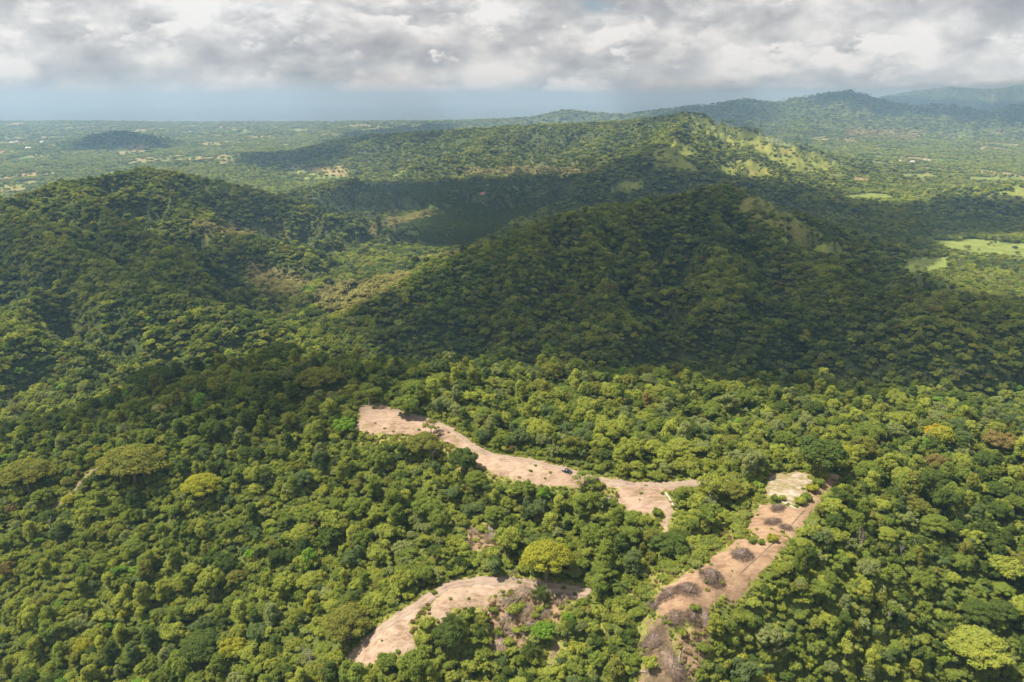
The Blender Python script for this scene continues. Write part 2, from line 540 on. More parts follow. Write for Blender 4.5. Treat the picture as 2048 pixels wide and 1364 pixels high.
def mat_soil(name, light, mid, dark, grass, grass_amt, scale=1.0, streak=0.0, ruts=False):
    m, T = new_mat(name)
    pos = T.n('ShaderNodeNewGeometry').outputs['Position']
    rot = T.n('ShaderNodeMapping', ins={'Vector': pos, 'Rotation': (0, 0, streak), 'Scale': (0.42, 1.0, 1.0)}).outputs[0]
    a = T.noise(rot, 0.55 * scale, 6, 0.65, 0.6)
    b = T.noise(pos, 0.09 * scale, 5, 0.6, 0.3)
    c = T.noise(pos, 2.2 * scale, 4, 0.7)
    k = T.m('ADD', T.m('MULTIPLY', a, 0.45), T.m('ADD', T.m('MULTIPLY', b, 0.40), T.m('MULTIPLY', c, 0.15)))
    col = T.ramp(k, [(0.40, dark), (0.485, mid), (0.575, light)])
    g = T.noise(pos, 0.16 * scale, 6, 0.72, 0.5)
    col = T.mix(T.mapr(g, 0.66 - grass_amt, 0.80 - grass_amt, 0, 0.85), col, grass)
    if ruts:
        # packed wheel tracks either side of a weedy crown, from the distance to the road's centre line
        off = T.n('ShaderNodeAttribute', attribute_type='GEOMETRY', attribute_name='var').outputs['Fac']
        wv = T.m('ADD', off, T.m('MULTIPLY', T.m('SUBTRACT', T.noise(pos, 0.25, 3, 0.6), 0.5), 0.9))
        trk = T.m('SUBTRACT', 1.0, T.mapr(T.m('ABSOLUTE', T.m('SUBTRACT', wv, 1.05)), 0.15, 0.55))
        col = T.mix(T.m('MULTIPLY', trk, 0.55), col, light)
        crown_ = T.m('SUBTRACT', 1.0, T.mapr(wv, 0.1, 0.6))
        col = T.mix(T.m('MULTIPLY', crown_, T.mapr(T.noise(pos, 0.12, 4, 0.6), 0.45, 0.62, 0, 0.7)), col, grass)
        col = T.mix(T.mapr(wv, 1.7, 2.4, 0, 0.45), col, dark)
    bs = T.n('ShaderNodeBsdfPrincipled', ins={'Base Color': col, 'Roughness': 0.95, 'Specular IOR Level': 0.15})
    bump = T.n('ShaderNodeBump', ins={'Strength': 0.9, 'Distance': 0.35, 'Height': T.m('ADD', a, T.m('MULTIPLY', c, 0.4))})
    T.link(bump.outputs[0], bs.inputs['Normal'])
    finish(T, bs.outputs[0])
    return m


GRASS_DRY = (0.20, 0.17, 0.05)
M_SOIL = mat_soil('bare_soil', (0.344, 0.255, 0.186), (0.272, 0.187, 0.129), (0.167, 0.109, 0.072), GRASS_DRY, 0.10, streak=0.5)
M_SOIL_LOW = mat_soil('cream_soil', (0.371, 0.289, 0.213), (0.313, 0.224, 0.153), (0.190, 0.124, 0.080), GRASS_DRY, 0.04, streak=-0.6)
M_ROAD = mat_soil('road_soil', (0.302, 0.231, 0.175), (0.252, 0.184, 0.136), (0.161, 0.115, 0.084), GRASS_DRY, -0.04, streak=0.9, ruts=True)
M_STRAW = mat_soil('straw_soil', (0.316, 0.217, 0.134), (0.252, 0.163, 0.099), (0.156, 0.098, 0.058), (0.177, 0.126, 0.045), 0.06, streak=-0.9)
M_WHITE = mat_soil('chalky_soil', (0.413, 0.358, 0.302), (0.286, 0.224, 0.150), (0.150, 0.121, 0.046), (0.163, 0.140, 0.037), 0.20, streak=0.2)
M_SCRUB = mat_soil('scrub_soil', (0.233, 0.165, 0.103), (0.163, 0.116, 0.068), (0.087, 0.069, 0.035), (0.081, 0.089, 0.022), 0.12, streak=0.3)
M_PATH = mat_soil('path_soil', (0.247, 0.172, 0.124), (0.190, 0.129, 0.088), (0.109, 0.075, 0.051), GRASS_DRY, 0.0)


def mat_terrain():
    m, T = new_mat('ground_cover')
    col = T.n('ShaderNodeAttribute', attribute_type='GEOMETRY', attribute_name='cover').outputs['Color']
    pos = T.n('ShaderNodeNewGeometry').outputs['Position']
    n1 = T.noise(pos, 0.30, 5, 0.65)
    n2 = T.noise(pos, 0.022, 5, 0.7)
    k = T.m('ADD', T.m('MULTIPLY', n1, 0.5), T.m('MULTIPLY', n2, 0.5))
    lo = T.mix(1.0, col, (0.62, 0.66, 0.62), 'MULTIPLY')
    hi = T.mix(1.0, col, (1.38, 1.30, 1.28), 'MULTIPLY')
    c = T.mix(T.mapr(k, 0.35, 0.65), lo, hi)
    bs = T.n('ShaderNodeBsdfPrincipled', ins={'Base Color': c, 'Roughness': 0.95, 'Specular IOR Level': 0.1})
    bump = T.n('ShaderNodeBump', ins={'Strength': 0.8, 'Distance': 3.0, 'Height': T.noise(pos, 0.16, 4, 0.6)})
    bump2 = T.n('ShaderNodeBump', ins={'Strength': 0.7, 'Distance': 14.0, 'Height': T.noise(pos, 0.03, 4, 0.65), 'Normal': bump.outputs[0]})
    T.link(bump2.outputs[0], bs.inputs['Normal'])
    finish(T, bs.outputs[0])
    return m


M_TERRAIN = mat_terrain()


# ------------------------------------------------------------------ mesh and object helpers
def mesh_np(name, verts, quads=None, tris=None, mats=(), var=None, smooth=False):
    me = bpy.data.meshes.new(name)
    verts = np.asarray(verts, np.float32)
    me.vertices.add(len(verts))
    me.vertices.foreach_set('co', verts.ravel())
    parts, sizes = [], []
    if quads is not None and len(quads):
        parts.append(np.asarray(quads, np.int32).ravel())
        sizes.append(np.full(len(quads), 4, np.int32))
    if tris is not None and len(tris):
        parts.append(np.asarray(tris, np.int32).ravel())
        sizes.append(np.full(len(tris), 3, np.int32))
    idx = np.concatenate(parts)
    sz = np.concatenate(sizes)
    me.loops.add(len(idx))
    me.loops.foreach_set('vertex_index', idx)
    me.polygons.add(len(sz))
    st = np.concatenate(([0], np.cumsum(sz)[:-1])).astype(np.int32)
    me.polygons.foreach_set('loop_start', st)
    if smooth:
        me.polygons.foreach_set('use_smooth', np.ones(len(sz), bool))
    if var is not None:
        a = me.attributes.new('var', 'FLOAT_COLOR', 'POINT')
        c = np.ones((len(verts), 4), np.float32)
        c[:, :3] = np.asarray(var, np.float32).reshape(len(verts), -1)
        a.data.foreach_set('color', c.ravel())
    for mt in mats:
        me.materials.append(mt)
    me.update(calc_edges=True)
    me.validate()
    return me


def link(name, me, parent=None, loc=None):
    o = bpy.data.objects.new(name, me)
    COL.objects.link(o)
    if parent is not None:
        o.parent = parent
    if loc is not None:
        o.location = loc
    return o


def tag(o, label, cat=None, group=None, kind=None):
    o['label'] = label
    if cat:
        o['category'] = cat
    if group:
        o['group'] = group
    if kind:
        o['kind'] = kind
    return o


class MB:
    """collects simple shapes into one mesh"""
    def __init__(self):
        self.v, self.q, self.t = [], [], []

    def box(self, lo, hi, taper=0.0):
        x0, y0, z0 = lo
        x1, y1, z1 = hi
        k = len(self.v)
        tx, ty = (x1 - x0) * taper / 2, (y1 - y0) * taper / 2
        self.v += [(x0, y0, z0), (x1, y0, z0), (x1, y1, z0), (x0, y1, z0), (x0 + tx, y0 + ty, z1), (x1 - tx, y0 + ty, z1), (x1 - tx, y1 - ty, z1), (x0 + tx, y1 - ty, z1)]
        self.q += [(k, k + 3, k + 2, k + 1), (k + 4, k + 5, k + 6, k + 7), (k, k + 1, k + 5, k + 4), (k + 1, k + 2, k + 6, k + 5), (k + 2, k + 3, k + 7, k + 6), (k + 3, k, k + 4, k + 7)]

    def tube(self, pts, rads, n=5, cap=True):
        pts = [Vector(p) for p in pts]
        k0 = len(self.v)
        for i, p in enumerate(pts):
            d = (pts[min(i + 1, len(pts) - 1)] - pts[max(i - 1, 0)])
            if d.length < 1e-6:
                d = Vector((0, 0, 1))
            d.normalize()
            a = d.orthogonal().normalized() if i == 0 else (a - d * a.dot(d)).normalized()
            b = d.cross(a)
            for j in range(n):
                th = 2 * math.pi * j / n
                self.v.append(tuple(p + (a * math.cos(th) + b * math.sin(th)) * rads[i]))
        for i in range(len(pts) - 1):
            for j in range(n):
                a0 = k0 + i * n + j
                a1 = k0 + i * n + (j + 1) % n
                self.q.append((a0, a1, a1 + n, a0 + n))
        if cap:
            c = len(self.v)
            self.v.append(tuple(pts[-1]))
            e = k0 + (len(pts) - 1) * n
            for j in range(n):
                self.t.append((e + j, e + (j + 1) % n, c))

    def cyl(self, c, axis, r, h, n=14):
        ax = Vector(axis).normalized()
        c = Vector(c)
        self.tube([c - ax * h / 2, c + ax * h / 2], [r, r], n)
        k = len(self.v)
        self.v.append(tuple(c - ax * h / 2))
        e = k - 1 - 2 * n
        for j in range(n):
            self.t.append((e + (j + 1) % n, e + j, k))

    def mesh(self, name, mat, smooth=False):
        return mesh_np(name, self.v, self.q, self.t, (mat,), smooth=smooth)


def ico(sub):
    bm = bmesh.new()
    bmesh.ops.create_icosphere(bm, subdivisions=sub, radius=1.0)
    v = np.array([x.co[:] for x in bm.verts])
    f = np.array([[x.index for x in p.verts] for p in bm.faces])
    bm.free()
    return v, f


ICO1, ICO2, ICO3 = ico(1), ico(2), ico(3)

# ------------------------------------------------------------------ clearings and roads (outlines read off the photograph, laid on the ground)
PADS = {
    'upper': [(722, 812), (760, 808), (800, 822), (840, 833), (880, 842), (905, 865), (925, 900), (905, 890), (880, 878), (840, 872), (810, 869), (770, 868), (730, 866), (708, 862), (716, 845)],
    'middle': [(905, 862), (940, 885), (985, 908), (1020, 912), (1060, 916), (1120, 934), (1165, 948), (1200, 958), (1175, 965), (1160, 976), (1130, 973), (1100, 971), (1060, 968), (1030, 962), (990, 950), (960, 937), (940, 920), (915, 895)],
    'fork': [(1190, 962), (1240, 966), (1310, 968), (1360, 964), (1370, 972), (1345, 980), (1330, 985), (1338, 1000), (1347, 1020), (1342, 1042), (1338, 1062), (1328, 1066), (1325, 1050), (1330, 1032), (1322, 1022), (1300, 1032), (1275, 1024), (1250, 1018), (1238, 1008), (1235, 990), (1240, 980), (1205, 970)],
    'low': [(905, 1165), (950, 1158), (1030, 1165), (1110, 1170), (1140, 1175), (1178, 1178), (1172, 1196), (1140, 1202), (1110, 1190), (1060, 1180), (1000, 1182), (985, 1195), (975, 1220), (940, 1215), (900, 1224), (880, 1247), (858, 1225), (862, 1205)],
    'fan': [(850, 1205), (832, 1230), (818, 1250), (828, 1275), (833, 1298), (815, 1308), (790, 1302), (760, 1320), (735, 1335), (710, 1327), (692, 1312), (720, 1290), (760, 1260), (800, 1228)],
    'chalk': [(1545, 948), (1590, 944), (1618, 948), (1622, 965), (1608, 990), (1592, 1012), (1563, 1004), (1535, 994), (1531, 975)],
    'square': [(1513, 1013), (1540, 1008), (1565, 1008), (1598, 1020), (1612, 1022), (1592, 1047), (1572, 1064), (1545, 1080), (1520, 1079), (1497, 1060), (1505, 1035)],
    'long': [(1475, 1080), (1500, 1077), (1545, 1085), (1562, 1095), (1538, 1117), (1507, 1132), (1482, 1152), (1467, 1172), (1442, 1192), (1422, 1212), (1412, 1237), (1380, 1246), (1330, 1237), (1311, 1215), (1315, 1185), (1340, 1165), (1370, 1150), (1400, 1140), (1430, 1110)],
    'slide': [(1290, 1240), (1320, 1245), (1345, 1285), (1372, 1330), (1385, 1390), (1275, 1390), (1290, 1310), (1282, 1270)],
    'scar': [(1112, 1284), (1126, 1290), (1116, 1310), (1102, 1327), (1094, 1318), (1102, 1300)],
}
LINES = {
    'ridge': ([(775, 820), (850, 838), (900, 858), (945, 893), (985, 912), (1050, 920), (1120, 938), (1200, 961), (1270, 971), (1340, 970), (1440, 962)], 2.4),
    'lower': ([(1172, 1184), (1100, 1174), (1020, 1165), (950, 1162), (900, 1171), (860, 1193), (820, 1220), (780, 1245), (735, 1280)], 2.5),
    'spur': ([(1672, 950), (1650, 970), (1625, 1000), (1600, 1035), (1575, 1065), (1545, 1100), (1500, 1147), (1460, 1192)], 2.6),
    'footpath': ([(206, 924), (170, 955), (140, 990), (106, 1018)], 0.8),
}
SCRUBS = {  # open scrub with felled timber, no tall trees
    'scrub_mid': [(892, 1086), (930, 1062), (965, 1046), (1000, 1058), (1018, 1084), (992, 1100), (925, 1100)],
    'scrub_low': [(985, 1195), (1060, 1182), (1120, 1195), (1130, 1230), (1090, 1270), (1030, 1300), (980, 1300), (975, 1250), (960, 1220)],
    'scrub_grass': [(820, 1215), (860, 1205), (885, 1245), (880, 1280), (840, 1300), (826, 1270), (815, 1245)],
    'scrub_upper': [(720, 868), (900, 880), (1000, 955), (980, 985), (900, 930), (860, 900), (720, 885)],
    'scrub_fork': [(1180, 968), (1235, 975), (1240, 1010), (1210, 1000)],
    'scrub_spur': [(1525, 995), (1510, 1015), (1490, 1060), (1470, 1080), (1430, 1105), (1370, 1145), (1320, 1180), (1290, 1195), (1240, 1230), (1205, 1262), (1188, 1240), (1260, 1180), (1330, 1130), (1395, 1088), (1455, 1045), (1495, 1000)],
    'scrub_right': [(1385, 1364), (1372, 1330), (1345, 1285), (1420, 1240), (1420, 1300)],
}


def densify(poly, closed=True):
    out = []
    n = len(poly)
    for i in range(n if closed else n - 1):
        a, b = poly[i], poly[(i + 1) % n]
        out += [a, ((a[0] + b[0]) / 2, (a[1] + b[1]) / 2)]
    if not closed:
        out.append(poly[-1])
    return out


G_PADS = {k: np.array([ground(*p)[:2] for p in v]) for k, v in PADS.items()}
G_SCRUB = {k: np.array([ground(*p)[:2] for p in v]) for k, v in SCRUBS.items()}
G_LINES = {k: (np.array([ground(*p)[:2] for p in densify(v, False)]), w) for k, (v, w) in LINES.items()}


def bare_sd(x, y, names=None):
    """signed distance in plan to the nearest clearing or road (negative inside)"""
    best = np.full(x.shape, 1e6)
    m = np.hypot(x, y) < 620
    xs, ys = x[m], y[m]
    b = best[m]
    for k, p in G_PADS.items():
        if names and k not in names:
            continue
        d, _ = seg_dist(xs, ys, p, True)
        b = np.minimum(b, np.where(in_poly(xs, ys, p), -d, d))
    for k, (p, w) in G_LINES.items():
        if names and k not in names:
            continue
        d, _ = seg_dist(xs, ys, p)
        b = np.minimum(b, d - w)
    best[m] = b
    return best


def scrub_sd(x, y):
    best = np.full(x.shape, 1e6)
    m = np.hypot(x, y) < 620
    xs, ys = x[m], y[m]
    b = best[m]
    for k, p in G_SCRUB.items():
        d, _ = seg_dist(xs, ys, p, True)
        b = np.minimum(b, np.where(in_poly(xs, ys, p), -d, d))
    best[m] = b
    return best


# open land further off, outlines in picture coordinates turned into ground by projecting ground points
PASTURE = [
    [(1380, 226), (1425, 238), (1500, 260), (1560, 280), (1640, 305), (1692, 335), (1640, 352), (1580, 340), (1540, 318), (1500, 300), (1450, 285), (1400, 262), (1380, 262)],
    [(1345, 272), (1370, 285), (1410, 312), (1380, 318), (1340, 305)],
    [(1440, 330), (1500, 318), (1560, 345), (1520, 358), (1450, 352)],
    [(1305, 303), (1340, 293), (1372, 320), (1402, 345), (1372, 350), (1340, 338), (1312, 342)],
    [(1212, 372), (1255, 358), (1300, 366), (1290, 378), (1232, 388)],
    [(1490, 385), (1560, 410), (1620, 450), (1700, 500), (1650, 515), (1600, 500), (1540, 460), (1470, 420)],
    [(1990, 385), (2048, 362), (2100, 350), (2100, 410), (1960, 400)],
]
FIELDS = [
    [(1868, 481), (1960, 479), (2060, 487), (2060, 516), (1950, 510), (1890, 500)],
    [(1810, 515), (1900, 512), (1905, 540), (1830, 555), (1790, 545)],
    [(1640, 492), (1700, 500), (1740, 512), (1640, 515)],
    [(1800, 346), (1875, 350), (1870, 357), (1805, 355)],
    [(1690, 388), (1745, 385), (1800, 393), (1790, 400), (1690, 398)],
    [(1930, 352), (2060, 356), (2060, 364), (1935, 362)],
    [(1845, 405), (1865, 405), (1862, 412), (1846, 412)],
]
TEAK = [
    [(480, 535), (520, 530), (600, 545), (640, 570), (590, 600), (520, 590), (485, 565)],
    [(620, 600), (660, 570), (730, 560), (830, 545), (850, 556), (780, 590), (720, 620), (650, 635)],
    [(370, 440), (450, 455), (575, 462), (580, 474), (480, 475), (400, 462)],
    [(730, 455), (780, 437), (850, 425), (875, 432), (800, 450), (750, 462), (765, 478), (745, 475)],
    [(815, 520), (870, 508), (930, 500), (925, 512), (860, 524)],
    [(900, 338), (1050, 333), (1150, 336), (1200, 342), (1180, 350), (930, 350)],
    [(1690, 258), (1850, 262), (1830, 280), (1690, 274)],
]
ROWS = [  # even-aged plantation: small dark crowns in rows
    [(650, 385), (800, 370), (1150, 355), (1130, 400), (1040, 440), (940, 495), (860, 500), (760, 480), (790, 445), (880, 425), (760, 425), (650, 430), (620, 400)],
]


def in_any(u, v, polys):
    m = np.zeros(np.shape(u), bool)
    for p in polys:
        m |= in_poly(u, v, p)
    return m


def wob(x, y, u, v, r):
    """soft irregular borders: shift the picture coordinates by a world-space noise"""
    k = np.clip(22000 / r, 3, 26)
    return u + k * fbm(x, y, 90, 3, ox=2.0), v + k * 0.35 * fbm(x, y, 90, 3, ox=8.0)


def cover_class(x, y, z):
    """0 forest, 1 pasture slope, 2 field, 3 teak, 4 rows, 5 bare margin/scrub, 6 mosaic field far out"""
    r = np.hypot(x, y)
    u, v = project(x, y, z)
    uu, vv = wob(x, y, u, v, r)
    c = np.zeros(x.shape, int)
    farm = (r > 850) & (y > 0)
    c[farm & in_any(uu, vv, ROWS)] = 4
    c[farm & in_any(uu, vv, TEAK)] = 3
    c[farm & in_any(uu, vv, PASTURE)] = 1
    c[farm & in_any(uu, vv, FIELDS)] = 2
    plain = (r > 2600) & (z < 34) & (c == 0)
    n = fbm(x, y * 0.55, 330, 4, ox=6.0)
    left = 0.12 * sst(500, -1500, x)
    c[plain & (n > 0.30 - left) & (r > 3300)] = 6
    near = r < 620
    sd = np.minimum(bare_sd(x, y), scrub_sd(x, y) + 1.0)
    c[near & (sd < 2.0)] = 5
    return c


# ------------------------------------------------------------------ terrain: one sheet from under the camera to the sea
ang = np.concatenate((np.arange(-44, 44.01, 0.16), np.arange(48, 316, 4.0)))
ang = np.radians(ang)
rad = np.concatenate((np.array([4.0, 30, 60, 90]), np.arange(120, 520, 1.4), 520 * 1.0125 ** np.arange(0, 300)))
rad = rad[rad < 21000]
nA, nR = len(ang), len(rad)
AA, RR = np.meshgrid(ang, rad)
tx, ty = (RR * np.sin(AA)).ravel(), (RR * np.cos(AA)).ravel()
tz = height(tx, ty)
ii, jj = np.meshgrid(np.arange(nR - 1), np.arange(nA), indexing='ij')
j2 = (jj + 1) % nA
tq = np.stack((ii * nA + jj, ii * nA + j2, (ii + 1) * nA + j2, (ii + 1) * nA + jj), -1).reshape(-1, 4)[:, ::-1]
me = mesh_np('ground', np.column_stack((tx, ty, tz)), tq, None, (M_TERRAIN,), smooth=True)
cls = cover_class(tx, ty, tz)
pal = np.array([(0.085, 0.105, 0.026), (0.165, 0.195, 0.045), (0.165, 0.205, 0.05), (0.17, 0.155, 0.06), (0.07, 0.09, 0.03), (0.19, 0.19, 0.05), (0.17, 0.19, 0.06)])
gc = pal[cls]
brn = np.zeros(len(tx), bool)
nr_ = np.hypot(tx, ty) < 600
for k in ('scrub_low', 'scrub_mid', 'scrub_right'):
    b_ = np.zeros(len(tx), bool)
    b_[nr_] = in_poly(tx[nr_], ty[nr_], G_SCRUB[k])
    brn |= b_
gc = np.where(brn[:, None], np.array((0.215, 0.150, 0.090)), gc)
gc = np.where(((cls == 0) & (np.hypot(tx, ty) > 560))[:, None], np.array((0.058, 0.076, 0.025)), gc)  # farther forest floor coloured darker, so the gaps between crowns read as shaded
rr_ = np.hypot(tx, ty)
# pasture: drier, browner knolls; fields in several crops
dry = sst(0.1, 0.8, fbm(tx, ty, 260, 4, ox=12.0))[:, None]
gc = np.where((cls == 1)[:, None], gc * (1 - dry) + np.array((0.215, 0.205, 0.06)) * dry, gc)
crop = gnoise(tx / 240.0, ty / 420.0)[:, None]
gc = np.where((cls == 6)[:, None] & (crop > 0.1), np.array((0.24, 0.20, 0.085)), gc)
gc = np.where((cls == 6)[:, None] & (crop < -0.28), np.array((0.10, 0.165, 0.04)), gc)
# forest seen from very far is the colour of its leaves
leafy = sst(5500, 8500, rr_)[:, None] * (cls == 0)[:, None]
patch = sst(-0.5, 0.6, fbm(tx, ty, 500, 4, ox=3.0))[:, None]
gc = gc * (1 - leafy) + leafy * (np.array((0.045, 0.065, 0.022)) * (1 - patch) + np.array((0.085, 0.105, 0.035)) * patch)
ca = me.attributes.new('cover', 'FLOAT_COLOR', 'POINT')
ca.data.foreach_set('color', np.column_stack((gc, np.ones(len(gc)))).astype(np.float32).ravel())
terrain = link('ground', me)
tag(terrain, 'rolling green hills, valley and coastal plain under the forest', kind='structure')

# the sea beyond the coastal plain
m, T = new_mat('sea_water')
bs = T.n('ShaderNodeBsdfPrincipled', ins={'Base Color': (0.05, 0.10, 0.14, 1), 'Roughness': 0.35, 'Specular IOR Level': 0.5})
pos = T.n('ShaderNodeNewGeometry').outputs['Position']
bmp = T.n('ShaderNodeBump', ins={'Strength': 0.4, 'Distance': 20.0, 'Height': T.noise(pos, 0.004, 4, 0.6)})
T.link(bmp.outputs[0], bs.inputs['Normal'])
finish(T, bs.outputs[0])
sea_a = np.radians(np.arange(-180, 180, 6.0))
sv = [(r_ * math.sin(a), r_ * math.cos(a), -14.0) for r_ in (8500, 20000, 56000) for a in sea_a]
nS = len(sea_a)
sq = [(i * nS + j, i * nS + (j + 1) % nS, (i + 1) * nS + (j + 1) % nS, (i + 1) * nS + j) for i in range(2) for j in range(nS)]
sea = link('sea', mesh_np('sea', sv, [q[::-1] for q in sq], None, (m,)))
tag(sea, 'hazy blue sea along the horizon beyond the plain', kind='structure')


def sheet(name, label, keys, mat, lift, step=0.5, edge=2.0):
    """bare ground as its own thin sheet lying on the terrain, with a ragged edge"""
    pts = np.concatenate([G_PADS[k] if k in G_PADS else G_LINES[k][0] for k in keys])
    x0, y0 = pts.min(0) - 6
    x1, y1 = pts.max(0) + 6
    xs, ys = np.arange(x0, x1, step), np.arange(y0, y1, step)
    X, Y = np.meshgrid(xs, ys)
    sd = bare_sd(X.ravel(), Y.ravel(), keys).reshape(X.shape)
    sd = sd + edge * fbm(X, Y, 7.0, 4, gain=0.6, ox=len(name))
    q = (sd[:-1, :-1] + sd[1:, :-1] + sd[:-1, 1:] + sd[1:, 1:]) / 4 < 0
    I, J = np.nonzero(q)
    nX = len(xs)
    quad = np.stack((I * nX + J, I * nX + J + 1, (I + 1) * nX + J + 1, (I + 1) * nX + J), -1)
    used, inv = np.unique(quad, return_inverse=True)
    vx, vy = X.ravel()[used], Y.ravel()[used]
    vz = height(vx, vy) + lift + 0.10 * fbm(vx, vy, 3.0, 3)
    # edges sink into the ground so that the sheet has no floating rim
    e = sst(-0.9, 0.1, sd.ravel()[used])
    vz = vz - e * (lift - 0.03)
    var = None
    if keys[0] in G_LINES:
        d, _ = seg_dist(vx, vy, G_LINES[keys[0]][0])
        var = np.repeat(d[:, None], 3, 1)
    o = link(name, mesh_np(name, np.column_stack((vx, vy, vz)), inv.reshape(-1, 4), None, (mat,), var=var, smooth=True))
    return tag(o, label, kind='structure')


sheet('dirt_clearing', 'bare tan clearing at the upper end of the ridge road', ['upper'], M_SOIL, 0.16)
sheet('dirt_clearing', 'bare tan clearing beside the ridge road where the car is parked', ['middle'], M_SOIL, 0.16)
sheet('dirt_clearing', 'bare pinkish clearing at the fork of the ridge road', ['fork'], M_SOIL, 0.16)
sheet('dirt_road', 'rutted dirt road along the ridge past the parked car', ['ridge'], M_ROAD, 0.26, edge=0.9)
sheet('dirt_clearing', 'curved cream clearing above the fallen pale tree', ['low'], M_SOIL_LOW, 0.16)
sheet('dirt_clearing', 'cream fan-shaped clearing at the end of the lower road', ['fan'], M_SOIL_LOW, 0.16)
sheet('dirt_road', 'dirt road curving round the lower cream clearings', ['lower'], M_ROAD, 0.26, edge=0.9)
sheet('dirt_clearing', 'chalky white clearing with yellow grass below the road end', ['chalk'], M_WHITE, 0.16)
sheet('dirt_clearing', 'square straw-coloured clearing below the chalky one', ['square'], M_STRAW, 0.16)
sheet('dirt_clearing', 'long straw-coloured clearing dotted with brush piles', ['long'], M_STRAW, 0.16)
sheet('dirt_road', 'straight dirt road running down beside the straw-coloured clearings', ['spur'], M_STRAW, 0.26, edge=1.4)
sheet('bare_slope', 'crumbling bare slope with dry brush below the long clearing', ['slide'], M_SCRUB, 0.16, edge=3.0)
sheet('bare_slope', 'small bare earth scar among bushes near the bottom', ['scar'], M_SCRUB, 0.16, edge=1.0)
sheet('footpath', 'narrow brown footpath through the trees on the slope', ['footpath'], M_PATH, 0.16, edge=0.8)

# ------------------------------------------------------------------ tree prototypes (about 10 m tall, crown radius about 5 m)
def leaf_cards(c, r, n, leaf, rng, low=-0.35, flat=1.0, jit=0.55):
    """n bent leaf sprays over the upper part of a lobe"""
    d = rng.normal(size=(n * 3, 3))
    d /= np.linalg.norm(d, axis=1)[:, None]
    d = d[d[:, 2] > low][:n]
    n = len(d)
    p = np.array(c) + d * np.array(r) * (rng.uniform(0.86, 1.08, (n, 1)) + 0.22 * (rng.random((n, 1)) < 0.22) * rng.random((n, 1)))
    nr = d / np.array(r) * np.mean(r) + rng.normal(scale=jit, size=(n, 3)) + np.array((0, 0, 0.25))
    nr /= np.linalg.norm(nr, axis=1)[:, None]
    a = np.cross(nr, rng.normal(size=(n, 3)))
    a /= np.linalg.norm(a, axis=1)[:, None]
    b = np.cross(nr, a)
    s = leaf * rng.uniform(0.6, 1.4, (n, 1))
    asp = rng.uniform(0.5, 0.9, (n, 1))
    drop = nr * s * 0.30
    v = np.stack((p - a * s - drop, p - b * s * asp, p + a * s - drop, p + b * s * asp + drop * 0.3), 1)
    return v.reshape(-1, 3), d, p


def make_crown(name, lobes, leaf, per_m2, seed, core=0.80, low=-0.35, ico_=ICO1, jit=0.55):
    rng = np.random.default_rng(seed)
    V, Q, Tt, VR = [], [], [], []
    nv = 0
    for (c, r) in lobes:
        c, r = np.array(c, float), np.array(r if np.ndim(r) else (r, r, r * 0.85), float)
        lob = rng.uniform(-0.16, 0.16)
        if core > 0:
            iv, it = ico_
            w = iv * (1 + 0.22 * rng.normal(size=(len(iv), 1)).clip(-1.2, 1.2))
            cv = c + w * r * core
            V.append(cv)
            Tt.append(it + nv)
            VR.append(np.full(len(cv), 0.42 + lob))
            nv += len(cv)
        area = 4 * np.pi * (r.mean() ** 2) * 0.65
        v, d, p = leaf_cards(c, r, max(6, int(area * per_m2)), leaf, rng, low, jit=jit)
        # drop sprays buried inside other lobes
        keep = np.ones(len(p), bool)
        for (c2, r2) in lobes:
            c2 = np.array(c2, float)
            if np.allclose(c2, c):
                continue
            r2 = np.array(r2 if np.ndim(r2) else (r2, r2, r2 * 0.85), float)
            keep &= (((p - c2) / r2) ** 2).sum(1) > 0.62
        v = v.reshape(-1, 4, 3)[keep].reshape(-1, 3)
        k = len(v) // 4
        V.append(v)
        Q.append(np.arange(k * 4).reshape(-1, 4) + nv)
        VR.append(np.repeat(np.clip(0.5 + lob + rng.normal(scale=0.22, size=k), 0, 1), 4))
        nv += k * 4
    return mesh_np(name, np.concatenate(V), np.concatenate(Q), np.concatenate(Tt) if Tt else None, (M_LEAF,), var=np.repeat(np.concatenate(VR)[:, None], 3, 1))


def lobes_round(seed, R=5.0, H=10.5, n=12, rl=(1.5, 2.5), squash=0.72):
    rng = np.random.default_rng(seed)
    out = [((0, 0, H - R * squash), (R * 0.62, R * 0.62, R * squash * 0.72))]
    for i in range(n):
        th = i * 2.4 + rng.uniform(-0.4, 0.4)
        ph = math.asin(min(0.98, -0.25 + 1.2 * (i + 0.5) / n))
        r = rng.uniform(*rl)
        k = rng.uniform(0.78, 1.08)
        out.append(((math.cos(th) * math.cos(ph) * (R - r * 0.6) * k, math.sin(th) * math.cos(ph) * (R - r * 0.6) * k,
                     H - R * squash + math.sin(ph) * (R * squash - r * 0.4) * k), r))
    return out


def lobes_ragged(seed, R=5.0, H=10.0, n=30, rl=(0.6, 1.6)):
    """uneven crown: boughs of different reach, each a loose string of leaf clumps"""
    rng = np.random.default_rng(seed)
    out = []
    k = 7
    for b in range(k):
        th = b * 2.4 + rng.uniform(-0.5, 0.5)
        reach = R * rng.uniform(0.45, 1.12)
        rise = rng.uniform(0.15, 1.0)
        for i in range(n // k):
            q = (i + 0.6) / (n // k)
            r = rng.uniform(*rl) * (1.15 - 0.35 * q)
            out.append(((math.cos(th) * reach * q + rng.uniform(-.7, .7), math.sin(th) * reach * q + rng.uniform(-.7, .7),
                         H * 0.55 + H * 0.40 * rise * math.sin(min(1, q + 0.25) * 2.2) + rng.uniform(-.5, .5) - r * 0.3), (r, r, r * rng.uniform(0.6, 0.9))))
    out.append(((0, 0, H * 0.62), (R * 0.45, R * 0.45, R * 0.36)))
    return out


